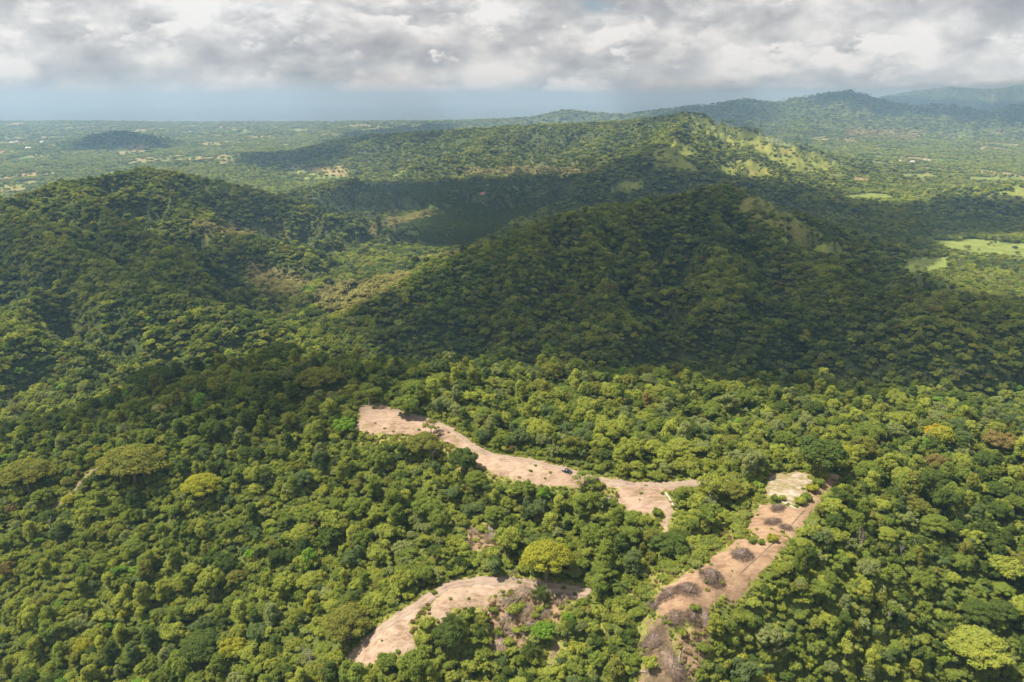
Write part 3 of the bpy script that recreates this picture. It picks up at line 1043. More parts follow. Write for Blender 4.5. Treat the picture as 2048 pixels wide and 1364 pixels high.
def lobes_umbrella(seed, R=6.0, H=9.5, n=34):
    """wide rain-tree dome of many small flat pads"""
    rng = np.random.default_rng(seed)
    out = []
    for i in range(n):
        q = math.sqrt((i + 0.5) / n)
        th = i * 2.39996 + rng.uniform(-0.25, 0.25)
        r = rng.uniform(1.15, 1.75)
        out.append(((math.cos(th) * q * (R - 0.8), math.sin(th) * q * (R - 0.8), H - 1.0 - 3.1 * q ** 2.3 + rng.uniform(-0.3, 0.3)), (r, r, r * 0.52)))
    return out


def lobes_tall(seed, R=3.2, H=13.0):
    rng = np.random.default_rng(seed)
    out = []
    for i in range(12):
        z = H - 1.4 - i * 0.62
        k = math.sin(min(1.0, (i + 1.6) / 8) * math.pi * 0.55)
        th = i * 2.2 + rng.uniform(-0.5, 0.5)
        r = rng.uniform(1.2, 1.9)
        out.append(((math.cos(th) * R * 0.55 * k, math.sin(th) * R * 0.55 * k, z), r))
    return out


def lobes_loose(seed, R=5.0, H=11.0):
    rng = np.random.default_rng(seed)
    out = []
    for i in range(13):
        th = i * 2.4 + rng.uniform(-0.5, 0.5)
        q = math.sqrt(rng.uniform(0.02, 1))
        r = rng.uniform(1.0, 1.7)
        out.append(((math.cos(th) * q * R * 0.8, math.sin(th) * q * R * 0.8, H - 1.5 - 4.5 * q ** 2 * rng.uniform(0.4, 1.1)), (r, r, r * 0.7)))
    return out


def lobes_bush(seed, R=2.6, n=7):
    rng = np.random.default_rng(seed)
    out = [((0, 0, 1.3), (R * 0.7, R * 0.7, 1.3))]
    for i in range(n):
        th = i * 2.4 + rng.uniform(-0.4, 0.4)
        r = rng.uniform(0.8, 1.3)
        out.append(((math.cos(th) * (R - r * 0.8), math.sin(th) * (R - r * 0.8), rng.uniform(0.7, 2.0)), r))
    return out


def make_trunk(name, H, top, rad, seed, limbs=5, spread=3.0, mat=M_BARK, lean=0.0, fork=0.5):
    """tapered trunk that forks into limbs reaching into the crown"""
    rng = random.Random(seed)
    b = MB()
    z1 = H * fork
    b.tube([(0, 0, -1.5), (rng.uniform(-.1, .1), 0, 0.6), (lean * 0.5, rng.uniform(-.15, .15), z1 * 0.6), (lean, 0, z1)], [rad * 1.5, rad * 1.1, rad * 0.9, rad * 0.75], 7)
    for i in range(limbs):
        th = i * 2.39996 + rng.uniform(-0.4, 0.4)
        s = spread * rng.uniform(0.6, 1.0)
        e = (lean + math.cos(th) * s, math.sin(th) * s, top - rng.uniform(0.0, 1.6))
        mdl = (lean + math.cos(th) * s * 0.45, math.sin(th) * s * 0.45, z1 + (e[2] - z1) * rng.uniform(0.35, 0.55))
        b.tube([(lean, 0, z1 - 0.4), mdl, e], [rad * 0.55, rad * 0.35, rad * 0.12], 5)
        th2 = th + rng.uniform(-0.9, 0.9)
        b.tube([mdl, (mdl[0] + math.cos(th2) * s * 0.4, mdl[1] + math.sin(th2) * s * 0.4, mdl[2] + (top - mdl[2]) * 0.6)], [rad * 0.26, rad * 0.08], 4)
    return b.mesh(name, mat)


def bare_tree_mesh(name, seed, H=11.0, rad=0.28, depth=4, mat=M_PALE, spread=0.55):
    rng = random.Random(seed)
    b = MB()

    def grow(p, d, L, r, k):
        d = d.normalized()
        m1 = p + d * L * 0.5 + Vector((rng.uniform(-.06, .06), rng.uniform(-.06, .06), 0)) * L
        e = p + d * L + Vector((rng.uniform(-.08, .08), rng.uniform(-.08, .08), rng.uniform(0, .05))) * L
        b.tube([p, m1, e], [r, r * 0.82, r * 0.62], 5 if k > 2 else 4)
        if k == 0:
            return
        for i in range(rng.choice((2, 3, 3))):
            nd = (d + Vector((rng.uniform(-1, 1), rng.uniform(-1, 1), rng.uniform(-0.25, 0.7))) * spread * 1.4)
            grow(e if i < 2 else m1, nd, L * rng.uniform(0.55, 0.78), r * 0.58, k - 1)
    grow(Vector((0, 0, -1.0)), Vector((rng.uniform(-.1, .1), rng.uniform(-.1, .1), 1)), H * 0.42, rad, depth)
    return b.mesh(name, mat)


def palm_meshes(seed, H=4.0, n=17, L=6.5):
    rng = random.Random(seed)
    V, Q = [], []
    for i in range(n):
        th = i * 2.39996 + rng.uniform(-0.2, 0.2)
        up = 1.35 - 1.1 * (i / n) + rng.uniform(-0.1, 0.1)       # upright in the middle, drooping outside
        pts = []
        p = Vector((0, 0, H))
        a = up
        for s in range(8):
            pts.append(p.copy())
            p = p + Vector((math.cos(th) * math.cos(a), math.sin(th) * math.cos(a), math.sin(a))) * (L / 7)
            a -= 0.20 + 0.05 * s * (1.2 - up * 0.5)
        side = Vector((-math.sin(th), math.cos(th), 0))
        for s in range(7):
            w = L * 0.13 * math.sin(math.pi * min(1, (s + 0.9) / 7.6)) + 0.12
            # leaflets as separate narrow slips either side of the rib
            for sg in (-1, 1):
                for h in (0.05, 0.55):
                    p0 = pts[s].lerp(pts[s + 1], h)
                    p1 = pts[s].lerp(pts[s + 1], h + 0.36)
                    fwd = (pts[s + 1] - pts[s]) * 0.5
                    o0 = side * sg * w + Vector((0, 0, -w * 0.45)) + fwd
                    k = len(V)
                    V += [tuple(p0), tuple(p1), tuple(p1 + o0), tuple(p0 + o0 * 1.02 - fwd * 0.1)]
                    Q.append((k, k + 1, k + 2, k + 3))
    var = np.clip(np.repeat(np.random.default_rng(seed).normal(0.5, 0.2, len(V) // 4), 4), 0, 1)
    cr = mesh_np('palm_fronds_%d' % seed, V, Q, None, (M_LEAF,), var=np.repeat(var[:, None], 3, 1))
    b = MB()
    b.tube([(0, 0, -1), (0.1, 0, H * 0.5), (0, 0, H + 0.3)], [0.34, 0.28, 0.26], 8)
    return cr, b.mesh('palm_trunk_%d' % seed, M_BARK)


# kind -> list of (crown mesh, trunk mesh, crown radius, height)
PROTO = {}


def proto(kind, crown, trunk, R, H):
    PROTO.setdefault(kind, []).append((crown, trunk, R, H))


for s in range(4):
    proto('round', make_crown('crown_round_%d' % s, lobes_round(10 + s, n=24 + 2 * s, rl=(0.95, 1.75)), 0.34, 6.5, 20 + s), make_trunk('trunk_round_%d' % s, 10, 8, 0.26, s), 5.0, 10.5)
for s in range(4):
    proto('ragged', make_crown('crown_ragged_%d' % s, lobes_ragged(30 + s, n=28 + 7 * (s % 2)), 0.33, 6.5, 35 + s), make_trunk('trunk_ragged_%d' % s, 9.5, 8, 0.24, 170 + s), 5.0, 10.0)
for s in range(2):
    proto('lumpy', make_crown('crown_lumpy_%d' % s, lobes_round(40 + s, R=5.2, H=9.0, n=32, rl=(0.75, 1.35), squash=0.6), 0.29, 8.0, 50 + s), make_trunk('trunk_lumpy_%d' % s, 8.5, 7, 0.26, 70 + s), 5.2, 9.0)
for s in range(2):
    proto('umbrella', make_crown('crown_umbrella_%d' % s, lobes_umbrella(60 + s), 0.23, 13.0, 64 + s, core=0.72, jit=0.4), make_trunk('trunk_umbrella_%d' % s, 9, 8, 0.34, 75 + s, limbs=8, spread=4.6, fork=0.42), 6.0, 9.5)
for s in range(2):
    proto('tall', make_crown('crown_tall_%d' % s, lobes_tall(80 + s), 0.34, 8.0, 84 + s), make_trunk('trunk_tall_%d' % s, 12.5, 11, 0.24, 88 + s, limbs=4, spread=1.4), 3.2, 13.0)
for s in range(2):
    proto('loose', make_crown('crown_loose_%d' % s, lobes_loose(90 + s), 0.32, 6.5, 94 + s, core=0.45), make_trunk('trunk_loose_%d' % s, 10, 9.5, 0.22, 98 + s, limbs=8, spread=3.6, mat=M_PALE), 5.0, 11.0)
for s in range(3):
    proto('bush', make_crown('crown_bush_%d' % s, lobes_bush(100 + s), 0.30, 7.5, 104 + s, low=-0.1), make_trunk('stem_bush_%d' % s, 1.8, 1.6, 0.10, 108 + s, limbs=4, spread=1.2), 2.6, 3.0)
for s in range(2):
    cr, tr = palm_meshes(120 + s)
    proto('palm', cr, tr, 5.0, 8.5)

# cheaper crowns for the middle distance and beyond
for s in range(4):
    proto('mid', make_crown('crown_mid_%d' % s, lobes_round(130 + s, n=15, rl=(1.1, 1.9)), 0.52, 2.6, 134 + s, core=0.86), None, 5.0, 10.5)
proto('mid', make_crown('crown_mid_4', lobes_round(139, R=5.2, H=9.0, n=17, rl=(0.95, 1.6), squash=0.6), 0.50, 2.8, 138, core=0.84), None, 5.2, 9.0)
for s in range(3):
    proto('mid', make_crown('crown_mid_r%d' % s, lobes_ragged(160 + s, n=21, rl=(0.9, 1.8)), 0.52, 2.6, 164 + s, core=0.86), None, 5.0, 10.0)
proto('midflat', make_crown('crown_midflat_0', lobes_umbrella(140, n=18), 0.45, 3.0, 141, core=0.9), None, 6.0, 9.5)
for s in range(3):
    proto('far', make_crown('crown_far_%d' % s, lobes_round(150 + s, n=5, rl=(2.0, 2.9)), 1.1, 0.32, 154 + s, core=0.95, ico_=ICO1), None, 5.0, 10.0)

# ------------------------------------------------------------------ colours of foliage (albedo)
TINTS = {
    'dark green': (0.112, 0.150, 0.038), 'green': (0.206, 0.247, 0.051), 'yellow-green': (0.324, 0.343, 0.069), 'olive': (0.225, 0.223, 0.050),
    'bluish green': (0.148, 0.189, 0.072), 'grey-green': (0.269, 0.289, 0.115), 'bright green': (0.203, 0.320, 0.044), 'rusty brown': (0.253, 0.193, 0.070),
    'golden': (0.351, 0.336, 0.047), 'dusty teak': (0.395, 0.358, 0.152), 'deep plantation': (0.123, 0.159, 0.055), 'blossom': (0.456, 0.330, 0.035),
}
TN = list(TINTS)
TV = np.array([TINTS[k] for k in TN])


def pick_tint(x, y, rng, n):
    """indices into TN: mixed, with drifts of one colour through the forest"""
    drift = fbm(x, y, 120, 3, ox=21.0)
    p = np.tile(np.array([0.15, 0.33, 0.25, 0.08, 0.08, 0.085, 0.012, 0.007, 0.006]), (n, 1))
    p[:, 0] *= np.exp(-1.4 * drift)
    p[:, 4] *= np.exp(-1.2 * drift)
    p[:, 2] *= np.exp(1.5 * drift)
    p[:, 5] *= np.exp(0.8 * drift)
    p /= p.sum(1)[:, None]
    c = p.cumsum(1)
    return (rng.random(n)[:, None] > c).sum(1).clip(0, 8)


# ------------------------------------------------------------------ where trees stand
def jitter_grid(spacing, r0, r1, half_deg, rng, j=0.46):
    h = math.radians(half_deg)
    xm = r1 * math.sin(h)
    xs, ys = np.arange(-xm, xm, spacing), np.arange(r0 * math.cos(h), r1, spacing)
    X, Y = np.meshgrid(xs, ys)
    X = X + (np.arange(len(ys)) % 2)[:, None] * spacing * 0.5
    X, Y = X.ravel(), Y.ravel()
    X = X + rng.uniform(-j, j, X.shape) * spacing
    Y = Y + rng.uniform(-j, j, Y.shape) * spacing
    r = np.hypot(X, Y)
    m = (r > r0) & (r < r1) & (np.abs(np.arctan2(X, Y)) < h)
    return X[m], Y[m]


PAD_PIX = list(PADS.values())
LOW_PIX = [SCRUBS[k] for k in ('scrub_grass', 'scrub_low', 'scrub_mid', 'scrub_spur')]      # low growth only
for k, (pl, w) in LINES.items():
    hw = 9 if k != 'footpath' else 5
    PAD_PIX.append([(u, v - hw * 0.6) for u, v in pl] + [(u, v + hw * 0.6) for u, v in pl[::-1]])

near_recs = []           # dicts of near trees: x, y, z, kind, variant, R, scale xy, scale z, tint
rngT = np.random.default_rng(11)


def near_layer(spacing, kinds, weights, rlo, rhi, margin, r0=150, r1=640, keep=1.0, bushes=False):
    x, y = jitter_grid(spacing, r0, r1, 43, rngT)
    n = len(x)
    k = rngT.random(n) < keep
    x, y = x[k], y[k]
    n = len(x)
    z = height(x, y)
    ks = rngT.choice(len(kinds), n, p=weights)
    R = rngT.uniform(rlo, rhi, n)
    sd = bare_sd(x, y)
    sc = scrub_sd(x, y)
    clump = fbm(x, y, 60, 3, ox=33.0)
    ok = sd > margin + 0.75 * R
    if not bushes:
        ok &= sc > 0.4 * R
        R = R * (1 + 0.22 * clump)
    else:
        ok &= (sc > 0) | (rngT.random(n) < np.where(in_poly(x, y, G_SCRUB['scrub_spur']), 0.9, 0.30))
    ti = pick_tint(x, y, rngT, n)
    hs = rngT.uniform(0.85, 1.2, n)
    # nothing tall may stand between the picture's clearings and the lens: low scrub grows there
    for f in (0.55, 0.95):
        Hh = np.array([PROTO[kinds[a]][0][3] / PROTO[kinds[a]][0][2] for a in ks]) * R * hs
        u, v = project(x, y, z + Hh * f)
        for pp in (PAD_PIX if bushes else PAD_PIX + LOW_PIX):
            ok &= ~in_poly(u, v, pp)
    for i in np.nonzero(ok)[0]:
        kd = kinds[ks[i]]
        near_recs.append([x[i], y[i], z[i], kd, int(rngT.integers(len(PROTO[kd]))), R[i], hs[i], int(ti[i])])
    return


near_layer(16.0, ['round', 'umbrella', 'lumpy', 'loose', 'ragged'], [0.17, 0.22, 0.17, 0.10, 0.34], 4.0, 6.8, 1.0)
near_layer(5.9, ['round', 'lumpy', 'tall', 'loose', 'umbrella', 'palm', 'ragged'], [0.16, 0.18, 0.13, 0.11, 0.05, 0.01, 0.36], 2.0, 4.0, 0.6)
near_layer(3.5, ['bush'], [1.0], 1.3, 3.5, 0.2, r1=560, bushes=True)

# places of the far buildings, known before the forest is planted so that they stand in the open
HOUSES = []
HOUSES.append((1825, 325, 27, 16, 4.5, 'white house with pale roof in a clearing on the right plain', M_ROOFW, 'house', 0.3))
HOUSES.append((1801, 322, 15, 9, 3.5, 'small pale shed just left of the white house on the plain', M_ROOFW, 'shed', 0.0))
HOUSES.append((1850, 321, 9, 7, 3.2, 'tiny pale shed nearest right of the white house on the plain', M_ROOFW, 'shed', 0.2))
HOUSES.append((1858, 322, 15, 9, 3.5, 'pale metal shed farther right of the white house', M_ROOFW, 'shed', -0.1))
HOUSES.append((1964, 299, 18, 10, 3.5, 'pinkish-roofed house far out on the right plain', M_ROOFR, 'house', 0.0))
HOUSES.append((966, 388, 15, 9, 3.2, 'long red-roofed shed among the plantation rows', M_ROOFR, 'shed', 0.05))
HOUSES.append((25, 286, 34, 16, 5.0, 'largest pale building of the far town at left', M_ROOFW, 'building', 0.1))
HOUSES.append((34, 284, 26, 14, 5.0, 'pale building beside the largest one of the far town', M_ROOFW, 'building', -0.1))
HOUSES.append((49, 287, 30, 14, 4.0, 'red-roofed long building of the far town', M_ROOFR, 'building', 0.0))
HOUSES.append((84, 286, 24, 16, 7.0, 'tall pale building at the right end of the far town', M_ROOFW, 'building', 0.4))
HOUSES.append((57, 296, 40, 12, 4.0, 'long low pale building in front of the far town', M_ROOFW, 'building', 0.0))
HOUSES.append((6, 304, 22, 12, 4.0, 'red-roofed house at the left picture edge in front of the town', M_ROOFR, 'building', 0.0))
HOUSE_P = {(a[0], a[1]): ground(a[0], a[1]) for a in HOUSES}

# ------------------------------------------------------------------ landmark trees of the photograph (base pixel, kind, crown radius m, height m, colour, label)
LAND = [
    (1093, 1162, 'umbrella', 11.0, 19.0, 'golden', 'broad yellow-green umbrella tree with forked trunk behind the lower dirt road'),
    (738, 812, 'loose', 8.5, 15.0, 'green', 'open-crowned tree standing at the far edge of the upper clearing'),
    (862, 868, 'loose', 6.0, 8.5, 'olive', 'small leaning olive tree with half-bare branches on the upper clearing'),
    (846, 912, 'umbrella', 9.5, 13.0, 'olive', 'spreading dull green tree just below the upper clearing'),
    (926, 950, 'round', 7.2, 13.5, 'dark green', 'dense round dark tree at the inner bend of the ridge road'),
    (1172, 976, 'loose', 6.2, 9.0, 'green', 'small airy tree on the road edge just past the parked car'),
    (1640, 950, 'round', 11.5, 18.0, 'dark green', 'huge dense dark tree at the end of the straight dirt road'),
    (272, 966, 'umbrella', 19.0, 22.0, 'olive', 'enormous olive dome-crowned tree above the narrow footpath'),
    (60, 985, 'umbrella', 16.0, 20.0, 'olive', 'wide olive tree shading the left side of the footpath'),
    (408, 1000, 'umbrella', 10.5, 15.0, 'golden', 'golden olive tree on the left slope right of the dome-crowned tree'),
    (700, 1282, 'umbrella', 11.0, 16.0, 'olive', 'olive umbrella tree beside the fan-shaped clearing'),
    (312, 790, 'umbrella', 17.0, 21.0, 'dark green', 'great dark dome-crowned tree on the shaded ridge crest'),
    (440, 745, 'umbrella', 16.0, 19.0, 'dark green', 'second great dark dome tree on the shaded ridge crest'),
    (565, 735, 'umbrella', 17.0, 18.0, 'dark green', 'broad dark tree at the top of the shaded ridge'),
    (640, 790, 'umbrella', 14.0, 18.0, 'olive', 'broad shaded olive tree left of the upper clearing'),
    (690, 872, 'lumpy', 7.0, 10.0, 'bright green', 'vivid green tree beside the left end of the upper clearing'),
    (705, 730, 'lumpy', 8.0, 11.0, 'bright green', 'vivid green tree on the ridge beyond the upper clearing'),
    (812, 832, 'round', 8.0, 12.0, 'green', 'rounded green tree behind the upper clearing and its road'),
    (1873, 882, 'lumpy', 8.0, 9.5, 'blossom', 'tree crowned with orange-yellow blossom on the far right hump'),
    (1995, 905, 'lumpy', 10.0, 12.0, 'rusty brown', 'rusty brown tree at the right edge of the picture'),
    (1545, 800, 'tall', 3.2, 11.0, 'yellow-green', 'slim tree standing up from the crest of the sunlit hump'),
    (1945, 1330, 'umbrella', 13.0, 16.0, 'yellow-green', 'wide yellow-green tree in the lower right corner of the forest'),
    (410, 1320, 'umbrella', 10.5, 14.0, 'dark green', 'dark spreading tree near the bottom of the left slope'),
    (1340, 1110, 'lumpy', 8.0, 9.0, 'dark green', 'dark rounded tree at the foot of the fork track'),
    (990, 1155, 'tall', 3.0, 9.0, 'bluish green', 'slim blue-green tree left of the yellow-green umbrella tree'),
    (470, 1320, 'lumpy', 6.5, 10.0, 'golden', 'golden-leaved tree low on the left slope'),
    (320, 835, 'loose', 5.5, 9.0, 'dusty teak', 'pale tan flowering tree on the shaded slope'),
    (1085, 1280, 'lumpy', 5.0, 7.0, 'bright green', 'bright bushy tree below the fallen pale timber'),
    (895, 1300, 'round', 6.5, 11.0, 'dark green', 'dark tree growing among the palms below the cream clearing'),
    (775, 1345, 'round', 4.5, 8.0, 'green', 'small green tree overlapping the lower edge of the fan-shaped clearing'),
]
PALMS = [(905, 1262, 'palm at the left of the pair below the cream clearing'), (962, 1270, 'palm at the right of the pair below the cream clearing'),
         (1062, 1315, 'palm with arching fronds below the fallen pale timber'), (1150, 1128, 'palm just right of the yellow-green umbrella tree'),
         (1204, 1140, 'palm among bushes right of the umbrella tree palm'), (288, 1012, 'palm rising from the left slope under the dome-crowned tree'),
         (1080, 1200, 'upright palm sprouting from the rubble of the lower clearing'), (980, 1010, 'palm in the trees below the ridge road')]
DEADS = [(1716, 1112, 12, 'tall pale bare tree in the forest right of the square clearing'), (1655, 1090, 7, 'short pale bare tree close to the spur road'),
         (1520, 925, 10, 'grey bare tree behind the chalky clearing'), (626, 1352, 13, 'pale bare tree at the bottom left of the fan-shaped clearing'),
         (1828, 1010, 8, 'thin bare tree on the slope right of the spur road'), (1800, 1120, 9, 'leafless branching tree in the forest at right'),
         (1026, 1160, 7, 'white-trunked bare tree beside the lower dirt road'), (735, 1000, 9, 'bare pale-limbed tree below the upper clearing'),
         (1640, 830, 8, 'leafless tree on the sunlit hump'), (260, 870, 8, 'bare grey tree on the shaded left slope'),
         (1545, 1320, 10, 'pale bare tree near the bottom right of the long clearing'), (1130, 900, 7, 'bare stem behind the parked car')]
HEDGE = [(1647, 958, 2.6, 'tallest shrub at the top of the hedge beside the chalky clearing'), (1636, 972, 2.9, 'second shrub down the hedge beside the chalky clearing'),
         (1624, 984, 2.9, 'third shrub down the hedge beside the chalky clearing'), (1612, 1000, 2.6, 'fourth shrub down the hedge beside the chalky clearing'),
         (1600, 1008, 2.6, 'lowest shrub of the hedge beside the chalky clearing'), (1550, 1002, 2.2, 'dark shrub at the foot of the chalky clearing'),
         (1565, 1000, 1.8, 'small dark shrub next to the brush pile under the chalky clearing'), (1502, 1086, 2.0, 'shrub on the bank between square and long clearings'),
         (1545, 1082, 2.3, 'yellowish shrub on the bank by the spur road'), (1522, 1088, 1.6, 'low shrub in the middle of the bank between clearings'),
         (1302, 1335, 3.2, 'round bush alone on the crumbling slope'), (1265, 1330, 3.6, 'tall bush at the left edge of the crumbling slope'),
         (813, 831, 1.6, 'lone bush on the grassy verge of the upper clearing'), (868, 1188, 1.3, 'tiny bush on the verge of the lower road'),
         (1242, 1018, 1.7, 'small bush at the near edge of the fork clearing'), (1315, 1030, 2.4, 'bush between fork clearing and descending track'),
         (1195, 978, 3.0, 'dark bush beneath the airy roadside tree'), (1390, 1222, 2.0, 'bush at the lower rim of the long clearing'),
         (1402, 1146, 1.1, 'green weed clump at the upper left foot of the tallest brush pile'), (1412, 1166, 1.0, 'green weed clump at the near foot of the tallest brush pile'),
         (1443, 1168, 1.2, 'green weed clump at the right foot of the tallest brush pile')]

land_pts = [(ground(a[0], a[1]), a) for a in LAND]
lx = np.array([p[0].x for p in land_pts])
ly = np.array([p[0].y for p in land_pts])
lr = np.array([p[1][3] for p in land_pts])
keepers = []
for rec in near_recs:
    d = np.hypot(lx - rec[0], ly - rec[1])
    if (d < lr * (0.72 if rec[3] != 'bush' else 0.15) + (0.5 * rec[5] if rec[3] != 'bush' else 0)).any():
        continue
    keepers.append(rec)
near_recs = keepers


def obj_tint(o, col):
    o['tint'] = [float(c) for c in col]


def place_tree(name, p, kind, variant, R, H, tint, label, cat, group=None, rz=0.0, crown_name='crown', trunk_name='trunk'):
    cm, tm, R0, H0 = PROTO[kind][variant]
    e = bpy.data.objects.new(name, None)
    COL.objects.link(e)
    e.empty_display_size = 1.0
    e.location = p
    e.rotation_euler = (0, 0, rz)
    e.scale = (R / R0, R / R0, H / H0)
    tag(e, label, cat, group)
    c = link(crown_name, cm, e)
    obj_tint(c, tint)
    if tm is not None:
        link(trunk_name, tm, e)
    return e


rp = random.Random(5)
for p, (u, v, kd, R, H, tn, lab) in land_pts:
    place_tree('broadleaf_tree', p, kd, rp.randrange(len(PROTO[kd])), R, H, TINTS[tn], lab, 'tree', 'broadleaf trees of the near slopes', rp.uniform(0, 6.28))
for u, v, lab in PALMS:
    k = rp.uniform(0.75, 1.0)
    place_tree('palm_tree', ground(u, v), 'palm', rp.randrange(2), 5.0 * k, 8.0 * k, (0.075, 0.10, 0.026), 'dark green ' + lab, 'palm', 'palms on the near slopes', rp.uniform(0, 6.28), 'fronds')
for i, (u, v, H, lab) in enumerate(DEADS):
    o = link('bare_tree', bare_tree_mesh('bare_tree', 200 + i, H, 0.10 + H * 0.010, 5), None, ground(u, v))
    tag(o, lab, 'bare tree', 'bare trees in the forest')
for i, (u, v, R, lab) in enumerate(HEDGE):
    tn = (TINTS['golden'] if i in (0, 2, 8) else TINTS['green'] if i % 2 else TINTS['yellow-green'])
    place_tree('shrub', ground(u, v), 'bush', i % 3, R, R * 1.35, tn, lab, 'shrub', 'shrubs around the clearings', rp.uniform(0, 6.28), 'foliage', 'stem')

# ------------------------------------------------------------------ individual trees: those that show largest
rec_arr = near_recs
rx = np.array([r[0] for r in rec_arr]); ry = np.array([r[1] for r in rec_arr]); rz_ = np.array([r[2] for r in rec_arr])
rR = np.array([r[5] for r in rec_arr])
isb = np.array([r[3] == 'bush' for r in rec_arr])
uu, vv = project(rx, ry, rz_ + rR * 1.3)
dist = np.sqrt(rx ** 2 + ry ** 2 + (rz_ - CAMZ) ** 2)
app = rR / dist
ok = (uu > 8) & (uu < 2040) & (vv > 560) & (vv < 1356) & ~isb
order = np.argsort(np.where(ok, -app, 1))
N_IND = 268
ind = [i for i in order[:N_IND] if ok[i]]
ind_set = set(int(i) for i in ind)

ZONES = [(150, 790, 'on the shaded far-left ridge'), (420, 820, 'on the shaded slope under the dark dome trees'), (600, 860, 'left of the upper clearing'),
         (120, 900, 'above the narrow footpath'), (70, 1090, 'below the narrow footpath'), (330, 1040, 'on the left slope below the olive dome tree'),
         (560, 1000, 'on the slope left of the pale-limbed bare tree'), (780, 960, 'below the upper clearing'), (120, 1270, 'in the bottom left corner'),
         (380, 1200, 'low on the left slope'), (600, 1140, 'on the slope left of the lower road'), (560, 1300, 'bottom left of the fan-shaped clearing'),
         (900, 1090, 'above the bend of the lower road'), (850, 1340, 'under the fan-shaped clearing'), (1020, 1340, 'at the bottom below the palms'),
         (1150, 1060, 'below the fork clearing'), (1180, 1240, 'in the hollow between the lower and long clearings'), (1420, 1060, 'beside the fork track'),
         (980, 800, 'behind the ridge road bend'), (1120, 860, 'behind the parked car'), (1300, 860, 'on the sunlit hump behind the fork'),
         (1500, 860, 'on the sunlit hump behind the chalky clearing'), (1720, 860, 'behind the huge dark road-end tree'), (1930, 860, 'by the orange-blossomed tree'),
         (1760, 1000, 'right of the spur road'), (1960, 1020, 'on the right-hand slope'), (1650, 1180, 'right of the long clearing'),
         (1880, 1180, 'on the slope far right of the long clearing'), (1520, 1310, 'bottom right of the long clearing'), (1720, 1320, 'at the bottom of the right slope'),
         (1950, 1330, 'in the bottom right corner'), (750, 740, 'on the ridge beyond the upper clearing'), (1000, 720, 'on the far slope beyond the ridge road'),
         (1500, 760, 'along the crest of the sunlit hump'), (1900, 760, 'along the crest at the far right'), (300, 690, 'behind the shaded ridge')]
KINDW = {'ragged': 'uneven', 'round': 'round-crowned', 'lumpy': 'lumpy', 'umbrella': 'flat-crowned', 'tall': 'slim', 'loose': 'open-crowned', 'palm': 'palm'}
ORD = ['leftmost', 'second from left', 'third from left', 'fourth from left', 'fifth from left', 'sixth from left', 'seventh from left', 'eighth from left', 'ninth from left', 'tenth from left']
base = {}
for i in ind:
    r = rec_arr[i]
    zi = min(ZONES, key=lambda q: (q[0] - uu[i]) ** 2 + 1.6 * (q[1] - vv[i]) ** 2)[2]
    sz = 'large' if r[5] > 6.2 else ('medium' if r[5] > 5.0 else 'small')
    lab = '%s %s %s tree %s' % (sz, TN[r[7]].replace('yellow-green', 'yellow-green'), KINDW[r[3]], zi)
    base.setdefault(lab, []).append(i)
for lab, lst in base.items():
    lst.sort(key=lambda i: uu[i])
    for k, i in enumerate(lst):
        r = rec_arr[i]
        full = lab if len(lst) == 1 else lab + ', ' + ORD[min(k, 9)]
        if len(full.split()) > 16:
            full = full.replace(' tree ', ' one ').replace('the ', '')
        R0, H0 = PROTO[r[3]][r[4]][2:]
        place_tree('palm_tree' if r[3] == 'palm' else 'broadleaf_tree', (r[0], r[1], r[2]), r[3], r[4], r[5], H0 * r[5] / R0 * r[6], TV[r[7]], full,
                   'palm' if r[3] == 'palm' else 'tree', 'palms on the near slopes' if r[3] == 'palm' else 'broadleaf trees of the near slopes', rp.uniform(0, 6.28), 'fronds' if r[3] == 'palm' else 'crown')

# ------------------------------------------------------------------ the forest as a mass: instanced by geometry nodes over point sets
proto_col = bpy.data.collections.new('crown_prototypes')
PIDX = {}
for kd in ('round', 'ragged', 'lumpy', 'umbrella', 'tall', 'loose', 'bush', 'palm', 'mid', 'midflat', 'far'):
    for vi, (cm, tm, R0, H0) in enumerate(PROTO[kd]):
        o = bpy.data.objects.new('crown_prototype_%03d' % len(PIDX), cm)
        proto_col.objects.link(o)
        PIDX[(kd, vi)] = len(PIDX)


